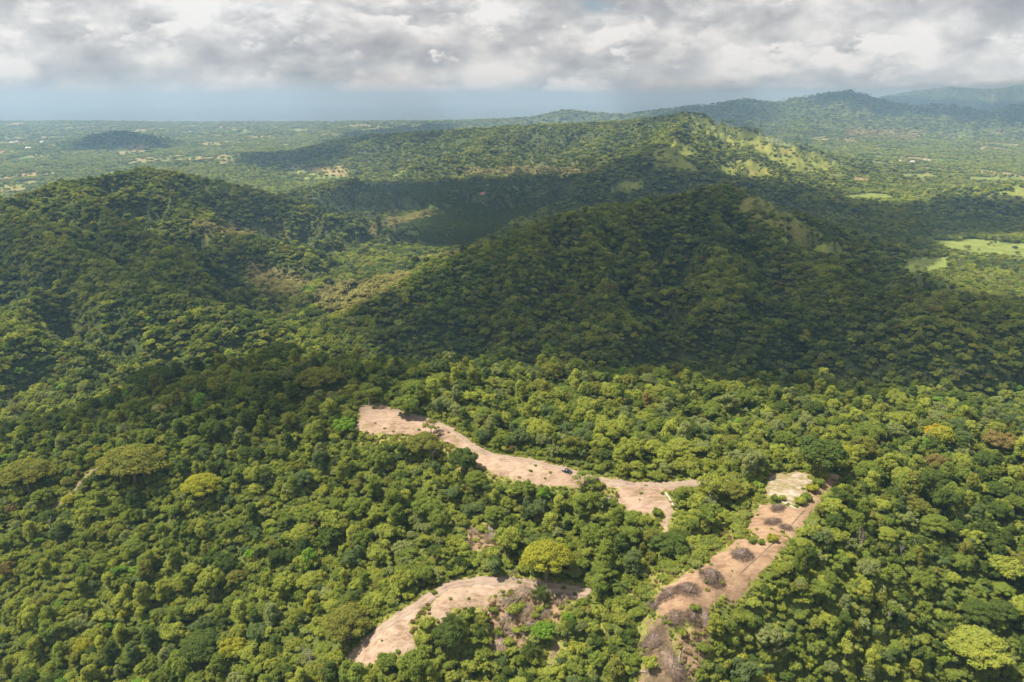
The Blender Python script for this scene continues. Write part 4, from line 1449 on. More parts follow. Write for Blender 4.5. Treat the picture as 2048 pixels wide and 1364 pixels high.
def scatter(name, label, pts, scl, rot, var, tint):
    me = bpy.data.meshes.new(name)
    n = len(pts)
    me.vertices.add(n)
    me.vertices.foreach_set('co', np.asarray(pts, np.float32).ravel())
    for nm, ty, arr, f in (('iscale', 'FLOAT_VECTOR', scl, 'vector'), ('irot', 'FLOAT_VECTOR', rot, 'vector'), ('ivar', 'INT', var, 'value'), ('tint', 'FLOAT_COLOR', tint, 'color')):
        a = me.attributes.new(nm, ty, 'POINT')
        a.data.foreach_set(f, np.asarray(arr, np.int32 if ty == 'INT' else np.float32).ravel())
    o = link(name, me)
    ng = bpy.data.node_groups.new(name + '_scatter', 'GeometryNodeTree')
    ng.interface.new_socket('Geometry', in_out='INPUT', socket_type='NodeSocketGeometry')
    ng.interface.new_socket('Geometry', in_out='OUTPUT', socket_type='NodeSocketGeometry')
    nd = ng.nodes
    gi, go = nd.new('NodeGroupInput'), nd.new('NodeGroupOutput')
    ci = nd.new('GeometryNodeCollectionInfo')
    ci.inputs['Collection'].default_value = proto_col
    ci.inputs['Separate Children'].default_value = True
    ci.inputs['Reset Children'].default_value = True
    iop = nd.new('GeometryNodeInstanceOnPoints')
    iop.inputs['Pick Instance'].default_value = True
    na = []
    for nm, ty in (('iscale', 'FLOAT_VECTOR'), ('irot', 'FLOAT_VECTOR'), ('ivar', 'INT')):
        a = nd.new('GeometryNodeInputNamedAttribute')
        a.data_type = ty
        a.inputs['Name'].default_value = nm
        na.append(a.outputs[0])
    e2r = nd.new('FunctionNodeEulerToRotation')
    ng.links.new(na[1], e2r.inputs[0])
    ng.links.new(gi.outputs[0], iop.inputs['Points'])
    ng.links.new(ci.outputs[0], iop.inputs['Instance'])
    ng.links.new(na[0], iop.inputs['Scale'])
    ng.links.new(e2r.outputs[0], iop.inputs['Rotation'])
    ng.links.new(na[2], iop.inputs['Instance Index'])
    ng.links.new(iop.outputs[0], go.inputs[0])
    md = o.modifiers.new('scatter', 'NODES')
    md.node_group = ng
    tag(o, label, kind='stuff')
    return o


P_, S_, R_, V_, T_ = [], [], [], [], []
bP, bS, bR, bV, bT = [], [], [], [], []
for i, r in enumerate(rec_arr):
    if i in ind_set:
        continue
    R0, H0 = PROTO[r[3]][r[4]][2:]
    k = r[5] / R0
    dst = (bP, bS, bR, bV, bT) if r[3] == 'bush' else (P_, S_, R_, V_, T_)
    dst[0].append((r[0], r[1], r[2] - 0.2))
    dst[1].append((k * rngT.uniform(0.82, 1.2), k * rngT.uniform(0.82, 1.2), k * r[6]))
    dst[2].append((rngT.normal(0, 0.09), rngT.normal(0, 0.09), rngT.uniform(0, 6.28)))
    dst[3].append(PIDX[(r[3], r[4])])
    t = TV[r[7]] * rngT.uniform(0.82, 1.18)
    if r[3] == 'bush':
        t = (0.45 * t + 0.55 * np.array((0.235, 0.260, 0.055))) * 1.1
    dst[4].append((*t, 1))

# weeds and grass tussocks on the open margins
gx_, gy_ = jitter_grid(1.45, 200, 520, 38, rngT)
b_sd, s_sd = bare_sd(gx_, gy_), scrub_sd(gx_, gy_)
g_ok = ((b_sd > 0.1) & (b_sd < 7.5) & (rngT.random(len(gx_)) < 0.95 - 0.09 * b_sd)) | ((s_sd < 0.5) & (b_sd > 0.1) & (rngT.random(len(gx_)) < 0.7)) | ((b_sd < 0.1) & (rngT.random(len(gx_)) < 0.022 + 0.10 * (fbm(gx_, gy_, 14, 3, ox=2.2) > 0.42)))
gx_, gy_, s_sd = gx_[g_ok], gy_[g_ok], s_sd[g_ok]
gz_ = height(gx_, gy_)
gn = fbm(gx_, gy_, 22, 3, ox=5.0)
brn_g = in_poly(gx_, gy_, G_SCRUB['scrub_low']) | in_poly(gx_, gy_, G_SCRUB['scrub_mid']) | in_poly(gx_, gy_, G_SCRUB['scrub_right'])
for i in range(len(gx_)):
    k = rngT.uniform(0.12, 0.42)
    q = rngT.random()
    t = np.array((0.27, 0.27, 0.05)) if q < 0.5 + 0.5 * gn[i] else np.array((0.19, 0.24, 0.04))
    if s_sd[i] < 0 and (q > 0.62 or (brn_g[i] and q > 0.45)):
        t = np.array((0.20, 0.135, 0.075))
    bP.append((gx_[i], gy_[i], gz_[i] - 0.15)); bS.append((k, k, k * rngT.uniform(0.5, 1.0))); bR.append((0, 0, rngT.uniform(0, 6.28)))
    bV.append(PIDX[('bush', int(rngT.integers(3)))]); bT.append((*(t * rngT.uniform(0.8, 1.2)), 1))


FAR = [[np.array(P_)], [np.array(S_)], [np.array(R_)], [np.array(V_)], [np.array(T_)]]


def far_layer(spacing, r0, r1, kinds, weights, rlo, rhi, hk=1.0, rng=np.random.default_rng(19)):
    x, y = jitter_grid(spacing, r0, r1, 40, rng)
    z = height(x, y)
    c = cover_class(x, y, z)
    n = len(x)
    q = rng.random(n)
    ok = (z > -10)
    sp = fbm(x, y, 45, 2, ox=9.0)
    ok &= ~((c == 1) & ~((q < 0.34) & (sp > 0.12)) & ~(q < 0.03)) & ~((c == 2) & (q > 0.012)) & ~((c == 6) & (q > 0.10))
    for a in HOUSES:
        hp = HOUSE_P[(a[0], a[1])]
        L = math.hypot(hp.x, hp.y)
        fx, fy = hp.x / L, hp.y / L
        al = (x - hp.x) * fx + (y - hp.y) * fy
        ac = (x - hp.x) * fy - (y - hp.y) * fx
        ok &= ~((np.abs(ac) < a[2] * 0.55 + rhi) & (al > -L * 0.018 - rhi) & (al < a[3] + rhi))
    x, y, z, c = x[ok], y[ok], z[ok], c[ok]
    n = len(x)
    R = rlo + (rhi - rlo) * rng.random(n) ** 1.2
    ti = pick_tint(x, y, rng, n)
    tint = TV[ti] * rng.uniform(0.8, 1.2, (n, 1))
    teak = c == 3
    tint[teak] = TV[9] * rng.uniform(0.7, 1.15, (teak.sum(), 1))
    R[teak] *= 0.9
    rows = c == 4
    tint[rows] = TV[10] * rng.uniform(0.85, 1.15, (rows.sum(), 1))
    R[rows] *= 0.70
    ks = rng.choice(len(kinds), n, p=weights)
    hs = rng.uniform(0.8, 1.2, n) * hk
    hs[teak | rows] = 0.9
    for a, kd in enumerate(kinds):
        g = np.nonzero(ks == a)[0]
        vi = rng.integers(len(PROTO[kd]), size=len(g))
        k = R[g] / np.array([q_[2] for q_ in PROTO[kd]])[vi]
        # crowns in the mass reach down to the scrub below them
        sink = {'far': 3.2, 'bush': 0.2}.get(kd, 2.9) * k * hs[g]
        FAR[0].append(np.column_stack((x[g], y[g], z[g] - sink)))
        FAR[1].append(np.column_stack((k * rng.uniform(0.8, 1.25, len(g)), k * rng.uniform(0.8, 1.25, len(g)), k * hs[g])))
        FAR[2].append(np.column_stack((rng.normal(0, 0.08, len(g)), rng.normal(0, 0.08, len(g)), rng.uniform(0, 6.28, len(g)))))
        FAR[3].append(np.array([PIDX[(kd, b)] for b in range(len(PROTO[kd]))])[vi])
        FAR[4].append(np.column_stack((tint[g], np.ones(len(g)))))


far_layer(4.8, 625, 1250, ['mid', 'midflat'], [0.93, 0.07], 1.9, 5.8)
far_layer(6.2, 1250, 2500, ['mid', 'midflat'], [0.95, 0.05], 2.4, 6.2)
far_layer(5.6, 610, 1750, ['bush'], [1.0], 2.0, 3.4, 1.1)
far_layer(12.0, 2500, 4600, ['far'], [1.0], 4.8, 8.2, 0.85)
far_layer(17.0, 4600, 7200, ['far'], [1.0], 7.0, 11.0, 0.7)
far_layer(46.0, 7200, 16500, ['far'], [1.0], 11.0, 20.0, 0.6)
scatter('forest', 'dense tropical forest covering the hills and valley', *[np.concatenate(a) for a in FAR])
scatter('undergrowth', 'light green undergrowth and vines between the trees', bP, bS, bR, bV, bT)

# clods and stones pushed up along the clearings
rv, rt = ICO1
rk = mesh_np('clod', rv * (1 + 0.25 * np.random.default_rng(2).normal(size=(len(rv), 1)).clip(-1, 1)) * np.array((1, 0.8, 0.6)), None, rt, (M_SOIL,))
rko = bpy.data.objects.new('crown_prototype_%03d' % 900, rk)
proto_col.objects.link(rko)
qx, qy = jitter_grid(0.9, 220, 520, 30, rngT)
q_sd = bare_sd(qx, qy)
pr = np.where(np.abs(q_sd) < 0.9, 0.30, np.where((q_sd < 0), 0.020 + 0.06 * (fbm(qx, qy, 9, 2) > 0.4), 0.0))
qk = rngT.random(len(qx)) < pr
qx, qy, q_sd = qx[qk], qy[qk], q_sd[qk]
nq = len(qx)
qs = (0.07 + 0.30 * rngT.random(nq) ** 3)[:, None] * np.ones((1, 3)) * np.where(np.abs(q_sd) < 0.9, 1.5, 1.0)[:, None]
scatter('rubble', 'loose clods and stones along the rims of the clearings', np.column_stack((qx, qy, height(qx, qy) + 0.14)), qs,
        np.column_stack((np.zeros(nq), np.zeros(nq), rngT.uniform(0, 6.28, nq))), np.full(nq, len(PIDX)), np.ones((nq, 4)))

# ------------------------------------------------------------------ clouds overhead, whose shadows lie on the hills
CLOUD_Z = 1500.0
mc, T = new_mat('cloud_vapour')
thin = T.n('ShaderNodeAttribute', attribute_type='GEOMETRY', attribute_name='var').outputs['Fac']
dif = T.n('ShaderNodeBsdfDiffuse', ins={'Color': (0.9, 0.9, 0.9, 1)})
trl = T.n('ShaderNodeBsdfTranslucent', ins={'Color': (0.9, 0.9, 0.9, 1)})
body = T.n('ShaderNodeMixShader', ins={0: 0.5, 1: dif.outputs[0], 2: trl.outputs[0]})
tr = T.n('ShaderNodeBsdfTransparent')
cm_ = T.n('ShaderNodeMixShader', ins={0: thin, 1: tr.outputs[0], 2: body.outputs[0]})
finish(T, cm_.outputs[0])

OVER = [  # (label, cell size, opacity, shaded ground in picture coordinates)
    ('broad flat-based cloud drifting above the shaded hill and valley', 36, 0.76,
     [[(600, 640), (720, 694), (900, 742), (1080, 784), (1300, 768), (1600, 772), (2090, 790), (2090, 606), (1880, 588), (1790, 560), (1800, 505), (1870, 470), (2090, 465), (2090, 402),
       (1850, 402), (1690, 404), (1640, 378), (1500, 364), (1440, 352), (1390, 325), (1335, 290), (1290, 300), (1180, 342), (1100, 354), (1000, 354), (700, 364), (640, 385), (620, 425), (740, 424),
       (900, 412), (885, 440), (760, 482), (960, 500), (930, 530), (870, 560), (820, 600), (700, 640)]]),
    ('ragged cloud above the slope of the hill across the valley', 36, 0.60,
     [[(-60, 470), (60, 452), (200, 470), (330, 480), (480, 500), (470, 530), (480, 570), (590, 600), (540, 622), (380, 612), (200, 580), (-60, 560)],
      [(330, 398), (450, 378), (600, 392), (615, 430), (500, 445), (360, 440)]]),
    ('small dense cloud above the front ridge with the dark dome trees', 22, 0.66,
     [[(40, 800), (150, 740), (300, 690), (450, 668), (620, 668), (700, 688), (705, 750), (690, 800), (640, 838), (520, 822), (400, 800), (300, 836), (150, 855), (30, 860)]]),
    ('long cloud above the far plain', 70, 0.95, [[(150, 258), (325, 258), (325, 298), (150, 298)], [(480, 292), (700, 300), (620, 338), (480, 332)]]),
    ('thin cloud above the wooded crest far off', 110, 0.75, [[(640, 300), (700, 262), (900, 248), (900, 276), (760, 286)]]),
    ('cloud bank above the mountains', 200, 0.75, [[(1240, 236), (1380, 210), (1500, 194), (1530, 215), (1510, 250), (1530, 272), (1290, 252)], [(1570, 206), (1700, 178), (1760, 196), (2090, 205), (2090, 252), (1900, 238), (1780, 226), (1650, 202)]]),
]
OFFX, OFFY = SUN_DIR.x / SUN_DIR.z, SUN_DIR.y / SUN_DIR.z
for ci_, (lab, cell, opac, polys) in enumerate(OVER):
    CLOUD_Z = 1500.0 if ci_ < 3 else 2500.0
    # ground extent of the shadow, then the sheet of air along the sun's rays that would throw it
    gp = [ground(min(max(u, 0), 2048), v) for pl in polys for u, v in pl]
    gx = np.array([p.x for p in gp]); gy = np.array([p.y for p in gp])
    padc = cell * 5
    xs = np.arange(gx.min() - padc + OFFX * CLOUD_Z * 1.0, gx.max() + padc + OFFX * CLOUD_Z * 0.75, cell)
    ys = np.arange(max(gy.min(), 150) - padc + OFFY * CLOUD_Z, gy.max() + padc + abs(OFFY) * CLOUD_Z, cell)
    X, Y = np.meshgrid(xs, ys)
    x, y = X.ravel(), Y.ravel()
    z = np.full(x.shape, 60.0)
    for _ in range(3):
        hx, hy = x - OFFX * (CLOUD_Z - z), y - OFFY * (CLOUD_Z - z)
        z = height(hx, hy)
    u, v = project(hx, hy, z + 6)
    msk = (in_any(u, v, polys) & (hy > 100)).astype(float).reshape(X.shape)
    if ci_ < 3:                                          # keep the shadow on the slope it belongs to
        lim = {0: (560, 4200), 1: (880, 2600), 2: (400, 640)}[ci_]
        rr2 = np.hypot(hx, hy).reshape(X.shape)
        msk *= (rr2 > lim[0]) & (rr2 < lim[1])
    if ci_ == 3:                                         # over the lone cone, not the plain behind it
        cc = at(234, 264, 5490)
        msk *= ((np.hypot(hx - cc[0], hy - cc[1]) < 480) | (np.hypot(hx, hy) < 4700)).reshape(X.shape)
    dn = msk
    for _ in range(2):
        p = np.pad(dn, 1)
        dn = (p[1:-1, 1:-1] * 2 + p[:-2, 1:-1] + p[2:, 1:-1] + p[1:-1, :-2] + p[1:-1, 2:]) / 6
    tex = fbm(X, Y, cell * 7, 4, ox=3.0 * ci_)
    dn = np.clip(dn * (1 + 0.0 * tex) + 0.30 * tex * (dn > 0.02) * (dn < 0.98), 0, 1)
    top = CLOUD_Z + 30 + dn * (160 + 170 * np.clip(fbm(X, Y, cell * 5, 4, ox=9.0), -0.6, 1))
    bot = CLOUD_Z - 12 * fbm(X, Y, cell * 4, 3) - 25 * dn
    alpha = opac * sst(0.05, 0.75, dn) * (0.92 + 0.25 * np.clip(tex, -0.6, 0.3))
    keep = dn > 0.03
    kq = keep[:-1, :-1] & keep[1:, :-1] & keep[:-1, 1:] & keep[1:, 1:]
    I, J = np.nonzero(kq)
    nX = len(xs)
    N = X.size
    qt = np.stack((I * nX + J, I * nX + J + 1, (I + 1) * nX + J + 1, (I + 1) * nX + J), -1)
    qb = qt[:, ::-1] + N
    used, inv = np.unique(np.concatenate((qt, qb)), return_inverse=True)
    allv = np.concatenate((np.column_stack((x, y, top.ravel())), np.column_stack((x, y, bot.ravel()))))
    al = np.concatenate((alpha.ravel(), alpha.ravel()))
    o = link('cloud', mesh_np('cloud', allv[used], inv.reshape(-1, 4), None, (mc,), var=np.repeat(al[used][:, None], 3, 1), smooth=True))
    tag(o, lab, 'cloud', 'clouds overhead')

# ------------------------------------------------------------------ the dark pickup parked on the ridge clearing
def surface_frame(p, heading):
    """rotation that sets a thing level with the slope, its x axis along heading"""
    e = 1.5
    n = Vector((gz(p.x - e, p.y) - gz(p.x + e, p.y), gz(p.x, p.y - e) - gz(p.x, p.y + e), 2 * e)).normalized()
    f = Vector(heading)
    f = (f - n * f.dot(n)).normalized()
    s = n.cross(f)
    return Matrix((f, s, n)).transposed()


a_, b_ = ground(1125, 941), ground(1143, 947)
cp = ground(1134, 945)
car = bpy.data.objects.new('pickup_truck', None)
COL.objects.link(car)
car.location = cp + Vector((0, 0, 0.28))
car.rotation_euler = surface_frame(cp, b_ - a_).to_euler()
tag(car, 'dark pickup truck parked on the bare clearing beside the ridge road', 'car')
bm = bmesh.new()
prof = [(-2.65, 0.48), (-2.65, 1.02), (-0.95, 1.05), (1.35, 1.06), (2.35, 0.96), (2.62, 0.80), (2.62, 0.42), (-2.5, 0.36)]
vl = [bm.verts.new((x, -0.92, z)) for x, z in prof]
f = bm.faces.new(vl)
ex = bmesh.ops.extrude_face_region(bm, geom=[f])
bmesh.ops.translate(bm, verts=[v for v in ex['geom'] if isinstance(v, bmesh.types.BMVert)], vec=(0, 1.84, 0))
bmesh.ops.recalc_face_normals(bm, faces=bm.faces)
bmesh.ops.bevel(bm, geom=bm.edges[:], offset=0.07, segments=2, affect='EDGES')
bme = bpy.data.meshes.new('body')
bm.to_mesh(bme); bm.free()
bme.materials.append(M_PAINT)
link('body', bme, car)
cb = MB()
cb.v += [(-0.95, -0.86, 1.04), (1.35, -0.86, 1.05), (0.62, -0.70, 1.72), (-0.72, -0.70, 1.74), (-0.95, 0.86, 1.04), (1.35, 0.86, 1.05), (0.62, 0.70, 1.72), (-0.72, 0.70, 1.74)]
cb.q += [(0, 1, 2, 3), (5, 4, 7, 6), (3, 2, 6, 7), (1, 5, 6, 2), (4, 0, 3, 7), (0, 4, 5, 1)]
cab = link('cab', cb.mesh('cab', M_PAINT), car)
wsm = MB()
wsm.v += [(1.30, -0.76, 1.11), (1.30, 0.76, 1.11), (0.70, 0.64, 1.68), (0.70, -0.64, 1.68)]
wsm.v = [(x + 0.025, y, z + 0.02) for x, y, z in wsm.v]
wsm.q += [(0, 1, 2, 3)]
link('windscreen', wsm.mesh('windscreen', M_GLASS), cab)
for sg in (-1, 1):
    for x0, x1 in ((-0.80, -0.10), (0.0, 0.85)):
        w = MB()
        t0 = 0.10 if x1 > 0.5 else 0.0
        w.v += [(x0, sg * 0.862, 1.12), (x1 + t0, sg * 0.862, 1.12), (x1 - 0.30 if x1 > 0.5 else x1, sg * 0.722, 1.64), (x0 + 0.06, sg * 0.722, 1.64)]
        w.q += [(0, 1, 2, 3) if sg < 0 else (3, 2, 1, 0)]
        link('side_window', w.mesh('side_window', M_GLASS), cab)
bd = MB()
bd.box((-2.56, -0.76, 1.035), (-1.05, 0.76, 1.075))
link('load_bed', bd.mesh('load_bed', M_BED), car)
for x in (-1.65, 1.70):
    for sg in (-1, 1):
        w = MB()
        w.cyl((0, 0, 0), (0, 1, 0), 0.39, 0.26, 16)
        tw = link('wheel', w.mesh('wheel_tyre', M_TYRE), car, (x, sg * 0.84, 0.12))
        r_ = MB()
        r_.cyl((0, sg * 0.02, 0), (0, 1, 0), 0.23, 0.24, 12)
        link('rim', r_.mesh('wheel_rim', M_RIM), tw)
for sg in (-1, 1):
    h = MB()
    h.box((2.56, sg * 0.66 - 0.18, 0.66), (2.645, sg * 0.66 + 0.18, 0.82))
    link('headlight', h.mesh('headlight', M_LAMP), car)
    h = MB()
    h.box((0.92, sg * 0.98 - 0.10, 1.10), (1.06, sg * 0.98 + 0.10, 1.27))
    link('side_mirror', h.mesh('side_mirror', M_PAINT), car)
h = MB()
h.box((2.60, -0.86, 0.34), (2.72, 0.86, 0.52))
link('front_bumper', h.mesh('front_bumper', M_BED), car)


# ------------------------------------------------------------------ brush piles
def brush_pile(u, v, R, Hp, label, ang=0.0, asp=1.0, n=420, pale=4, seed=0, dark=1.0):
    rng = random.Random(seed)
    p = ground(u, v)
    e = bpy.data.objects.new('brush_pile', None)
    COL.objects.link(e)
    e.location = p
    e.rotation_euler = (0, 0, ang)
    tag(e, label, 'brush pile', 'brush piles on the clearings')
    ca, sa = math.cos(ang), math.sin(ang)
    gxs, gys = (gz(p.x + 3, p.y) - gz(p.x - 3, p.y)) / 6, (gz(p.x, p.y + 3) - gz(p.x, p.y - 3)) / 6

    def dome(x, y):
        d = math.hypot(x / asp, y) / R
        g = gxs * (x * ca - y * sa) + gys * (x * sa + y * ca)
        return g + Hp * max(0.0, 1 - d * d)
    # the packed body of the heap
    V, Q = [], []
    ph0, ph1 = rng.uniform(0, 6), rng.uniform(0, 6)
    lobe = [math.sin(2 * math.pi * j / 18 * 2 + ph0) * 0.6 + math.sin(2 * math.pi * j / 18 * 5 + ph1) * 0.4 for j in range(18)]
    for i in range(7):
        for j in range(18):
            th = 2 * math.pi * j / 18
            q = R * (i / 6) * (0.66 + 0.22 * lobe[j] + 0.08 * rng.uniform(-1, 1))
            x, y = math.cos(th) * q * asp, math.sin(th) * q
            V.append((x, y, dome(x, y) * 1.0 - (0.25 if i == 6 else 0.05) + rng.uniform(-.12, .12)))
    for i in range(6):
        for j in range(18):
            Q.append((i * 18 + j, (i + 1) * 18 + j, (i + 1) * 18 + (j + 1) % 18, i * 18 + (j + 1) % 18))
    link('heap', mesh_np('brush_heap', V, Q, None, (M_DRY if dark else M_GREYTWIG,)), e)
    tw = MB()
    for i in range(n):
        th = rng.uniform(0, 6.283)
        q = math.sqrt(rng.random()) * R * 0.95
        L = rng.uniform(0.7, 2.2)
        d = th + rng.gauss(0, 0.5)
        x0, y0 = math.cos(th) * q * asp, math.sin(th) * q
        x1, y1 = x0 + math.cos(d) * L, y0 + math.sin(d) * L
        z0 = dome(x0, y0) + rng.uniform(0, 0.3)
        z1 = max(dome(x1, y1) - 0.1, z0 - 0.7 + rng.uniform(0, 1.0))
        r = rng.uniform(0.025, 0.06)
        tw.tube([(x0, y0, z0), ((x0 + x1) / 2, (y0 + y1) / 2, (z0 + z1) / 2 + 0.12), (x1, y1, z1)], [r, r * 0.8, r * 0.4], 3, cap=False)
    t = link('twigs', tw.mesh('brush_twigs', M_DRY if dark else M_GREYTWIG), e)
    t['kind'] = 'stuff'
    for i in range(pale):
        b = MB()
        th = rng.uniform(0, 6.283)
        pts = []
        L = R * rng.uniform(0.8, 1.4)
        bx, by = rng.uniform(-.35, .35) * R * asp, rng.uniform(-.35, .35) * R
        for s in range(5):
            x, y = bx + math.cos(th) * L * (s / 4 - 0.3) + rng.uniform(-.1, .1), by + math.sin(th) * L * (s / 4 - 0.3) + rng.uniform(-.1, .1)
            pts.append((x, y, dome(x, y) + 0.35 + rng.uniform(0, 0.25)))
        b.tube(pts, [0.085, 0.08, 0.07, 0.05, 0.03], 5)
        for s in (1, 2, 3):
            d = th + rng.choice((-1, 1)) * rng.uniform(0.4, 0.9)
            q0 = Vector(pts[s])
            b.tube([q0, q0 + Vector((math.cos(d), math.sin(d), 0.05)) * L * 0.35], [0.045, 0.02], 4)
        link('pale_branch', b.mesh('pale_branch', M_PALE), e)
    return e


brush_pile(1484, 1110, 4.4, 1.3, 'dark ring-shaped brush pile alone in the upper part of the long clearing', n=620, pale=6, seed=1)
brush_pile(1422, 1156, 4.8, 2.4, 'tallest rounded brush pile with green weeds round its foot', n=620, pale=7, seed=2)
brush_pile(1376, 1180, 3.4, 1.4, 'oblong dark brush pile in the middle of the long clearing', ang=-0.5, asp=1.45, n=520, pale=5, seed=3)
brush_pile(1338, 1188, 3.0, 1.3, 'low oblong brush pile at the left rim of the long clearing', ang=0.1, asp=1.5, n=460, pale=3, seed=4)
brush_pile(1308, 1212, 2.6, 1.2, 'small brush heap tumbling off the left corner of the long clearing', n=300, pale=3, seed=5)
brush_pile(1350, 1240, 2.8, 1.3, 'brown brush heap at the lower left rim of the long clearing', ang=-0.5, asp=1.3, n=380, pale=2, seed=6)
brush_pile(1386, 1236, 2.7, 1.4, 'brown brush heap at the lower middle rim of the long clearing', n=380, pale=3, seed=7)
brush_pile(1410, 1238, 2.8, 1.3, 'pale brush heap of long branches at the lower right rim', ang=-0.9, asp=1.6, n=300, pale=10, seed=8, dark=0)
brush_pile(1556, 1018, 2.8, 1.3, 'dark brush heap under the shrubs of the chalky clearing', ang=0.6, asp=1.3, n=360, pale=2, seed=9)
brush_pile(1546, 1044, 2.3, 0.8, 'dark crescent brush heap in the square clearing', ang=0.4, asp=1.7, n=360, pale=2, seed=10)
brush_pile(1572, 1056, 1.9, 0.8, 'small brush heap beside the drain of the square clearing', asp=1.3, n=240, pale=1, seed=11)
brush_pile(1304, 1286, 3.2, 1.6, 'dry brush heap at the top of the crumbling slope', ang=-0.3, asp=1.6, n=420, pale=3, seed=12)
brush_pile(1338, 1326, 2.6, 1.4, 'long grey brush heap sliding down the crumbling slope', ang=-0.9, asp=2.0, n=420, pale=8, seed=13, dark=0)
brush_pile(1358, 1352, 2.6, 1.3, 'brown brush heap at the very bottom of the crumbling slope', n=320, pale=2, seed=14)
brush_pile(1045, 1188, 3.0, 1.1, 'grey brush heap on the near rim of the curved clearing', asp=1.7, n=380, pale=6, seed=15, dark=0)
brush_pile(1122, 1200, 2.4, 0.9, 'straw-brown brush heap near the right end of the curved clearing', asp=1.5, n=300, pale=4, seed=16, dark=0)
brush_pile(930, 1088, 2.4, 0.8, 'brown brush heap at the left of the felled patch above the lower road', asp=1.6, n=300, pale=4, seed=17)
brush_pile(985, 1075, 3.2, 1.2, 'tangled brush heap in the middle of the felled patch above the lower road', n=380, pale=8, seed=18, dark=0)
brush_pile(1000, 1290, 3.2, 1.0, 'brown brush heap below the fallen pale trees', asp=1.7, n=320, pale=6, seed=19, dark=0)

brush_pile(1052, 1222, 2.5, 1.0, 'broad brown brush heap in the middle of the rubble slope', asp=1.5, ang=0.4, n=300, pale=8, seed=21, dark=0)
brush_pile(1088, 1228, 2.0, 0.8, 'brown brush heap at the right side of the rubble slope', asp=1.3, n=320, pale=4, seed=22, dark=0)
brush_pile(1060, 1252, 2.1, 0.8, 'tan brush heap low on the rubble slope above the arching palm', asp=1.6, ang=-0.4, n=340, pale=6, seed=23, dark=0)
brush_pile(955, 1062, 2.4, 0.9, 'brown brush heap at the top of the felled patch', asp=1.4, n=280, pale=4, seed=25, dark=0)


# ------------------------------------------------------------------ fallen trees
def fallen(u0, v0, u1, v1, H, label, seed, lift=0.6, spread=0.42, rad=0.22, depth=4):
    """a felled tree: trunk and a fan of limbs lying over the ground"""
    rng = random.Random(seed)
    a, b = ground(u0, v0), ground(u1, v1)
    d = b - a
    base = math.atan2(d.y, d.x)
    e = bpy.data.objects.new('fallen_tree', None)
    COL.objects.link(e)
    e.location = a
    tag(e, label, 'fallen tree', 'felled trees')

    def on(x, y, up):
        return Vector((x, y, gz(a.x + x, a.y + y) - a.z + up))
    stem = H * 0.32
    ex, ey = math.cos(base) * stem, math.sin(base) * stem
    t = MB()
    t.tube([on(-ex * 0.25, -ey * 0.25, 0.3), on(ex * 0.4, ey * 0.4, lift * 0.7), on(ex, ey, lift)], [rad * 1.2, rad, rad * 0.8], 7)
    link('trunk', t.mesh('felled_trunk', M_PALE), e)
    for i in range(4 + depth):
        an = base + spread * 2.2 * ((i + 0.5) / (4 + depth) - 0.5) + rng.uniform(-.12, .12)
        L = H * rng.uniform(0.45, 0.72)
        l = MB()
        k = rng.uniform(0.1, 1.0)
        x, y = ex * k, ey * k
        pts = [on(x, y, lift)]
        bend = rng.uniform(-0.10, 0.10)
        for q in range(4):
            an += bend
            x += math.cos(an) * L / 4
            y += math.sin(an) * L / 4
            pts.append(on(x, y, lift * (1 + 0.5 * math.sin(q)) * rng.uniform(0.5, 1.2)))
        rr = rad * rng.uniform(0.35, 0.6)
        l.tube(pts, [rr, rr * 0.85, rr * 0.7, rr * 0.5, rr * 0.25], 5)
        for q in (1, 2, 3):
            for _ in range(2):
                an2 = an + rng.uniform(-0.8, 0.8)
                p0 = pts[q]
                L2 = L * rng.uniform(0.15, 0.35)
                l.tube([p0, p0 + Vector((math.cos(an2) * L2 * 0.5, math.sin(an2) * L2 * 0.5, rng.uniform(0, 0.4))), p0 + Vector((math.cos(an2) * L2, math.sin(an2) * L2, rng.uniform(-0.4, 0.5)))], [rr * 0.45, rr * 0.35, rr * 0.15], 4)
        link('limb', l.mesh('felled_limb', M_PALE), e)
    return e


fallen(1045, 1196, 985, 1214, 14, 'large pale fallen tree fanning its branches towards the cream clearing', 301, 1.0, 0.45, 0.20, 6)
fallen(1030, 1206, 1004, 1262, 13, 'large pale fallen tree fanning its branches downhill below the cream clearing', 302, 1.0, 0.45, 0.19, 6)
fallen(1050, 1268, 985, 1264, 11, 'brown fallen trunk lying across the slope below the pale fallen trees', 303, 0.6, 0.3)
fallen(975, 1045, 988, 1092, 13, 'long fallen tree in the felled patch above the lower road', 304, 0.9, 0.32)
fallen(1000, 1076, 1020, 1096, 9, 'pale curved fallen branches at the right of the felled patch', 305, 0.8, 0.4)
fallen(1288, 1345, 1232, 1348, 9, 'pale forked fallen branch at the bottom edge beside the crumbling slope', 306, 0.7, 0.45, 0.24)
fallen(1360, 1310, 1352, 1345, 8, 'white tangled fallen branches on the right of the crumbling slope', 307, 0.6, 0.55)
fallen(1215, 990, 1228, 1002, 5, 'small pale fallen branch on the left bank of the fork clearing', 308, 0.3, 0.4, 0.12)


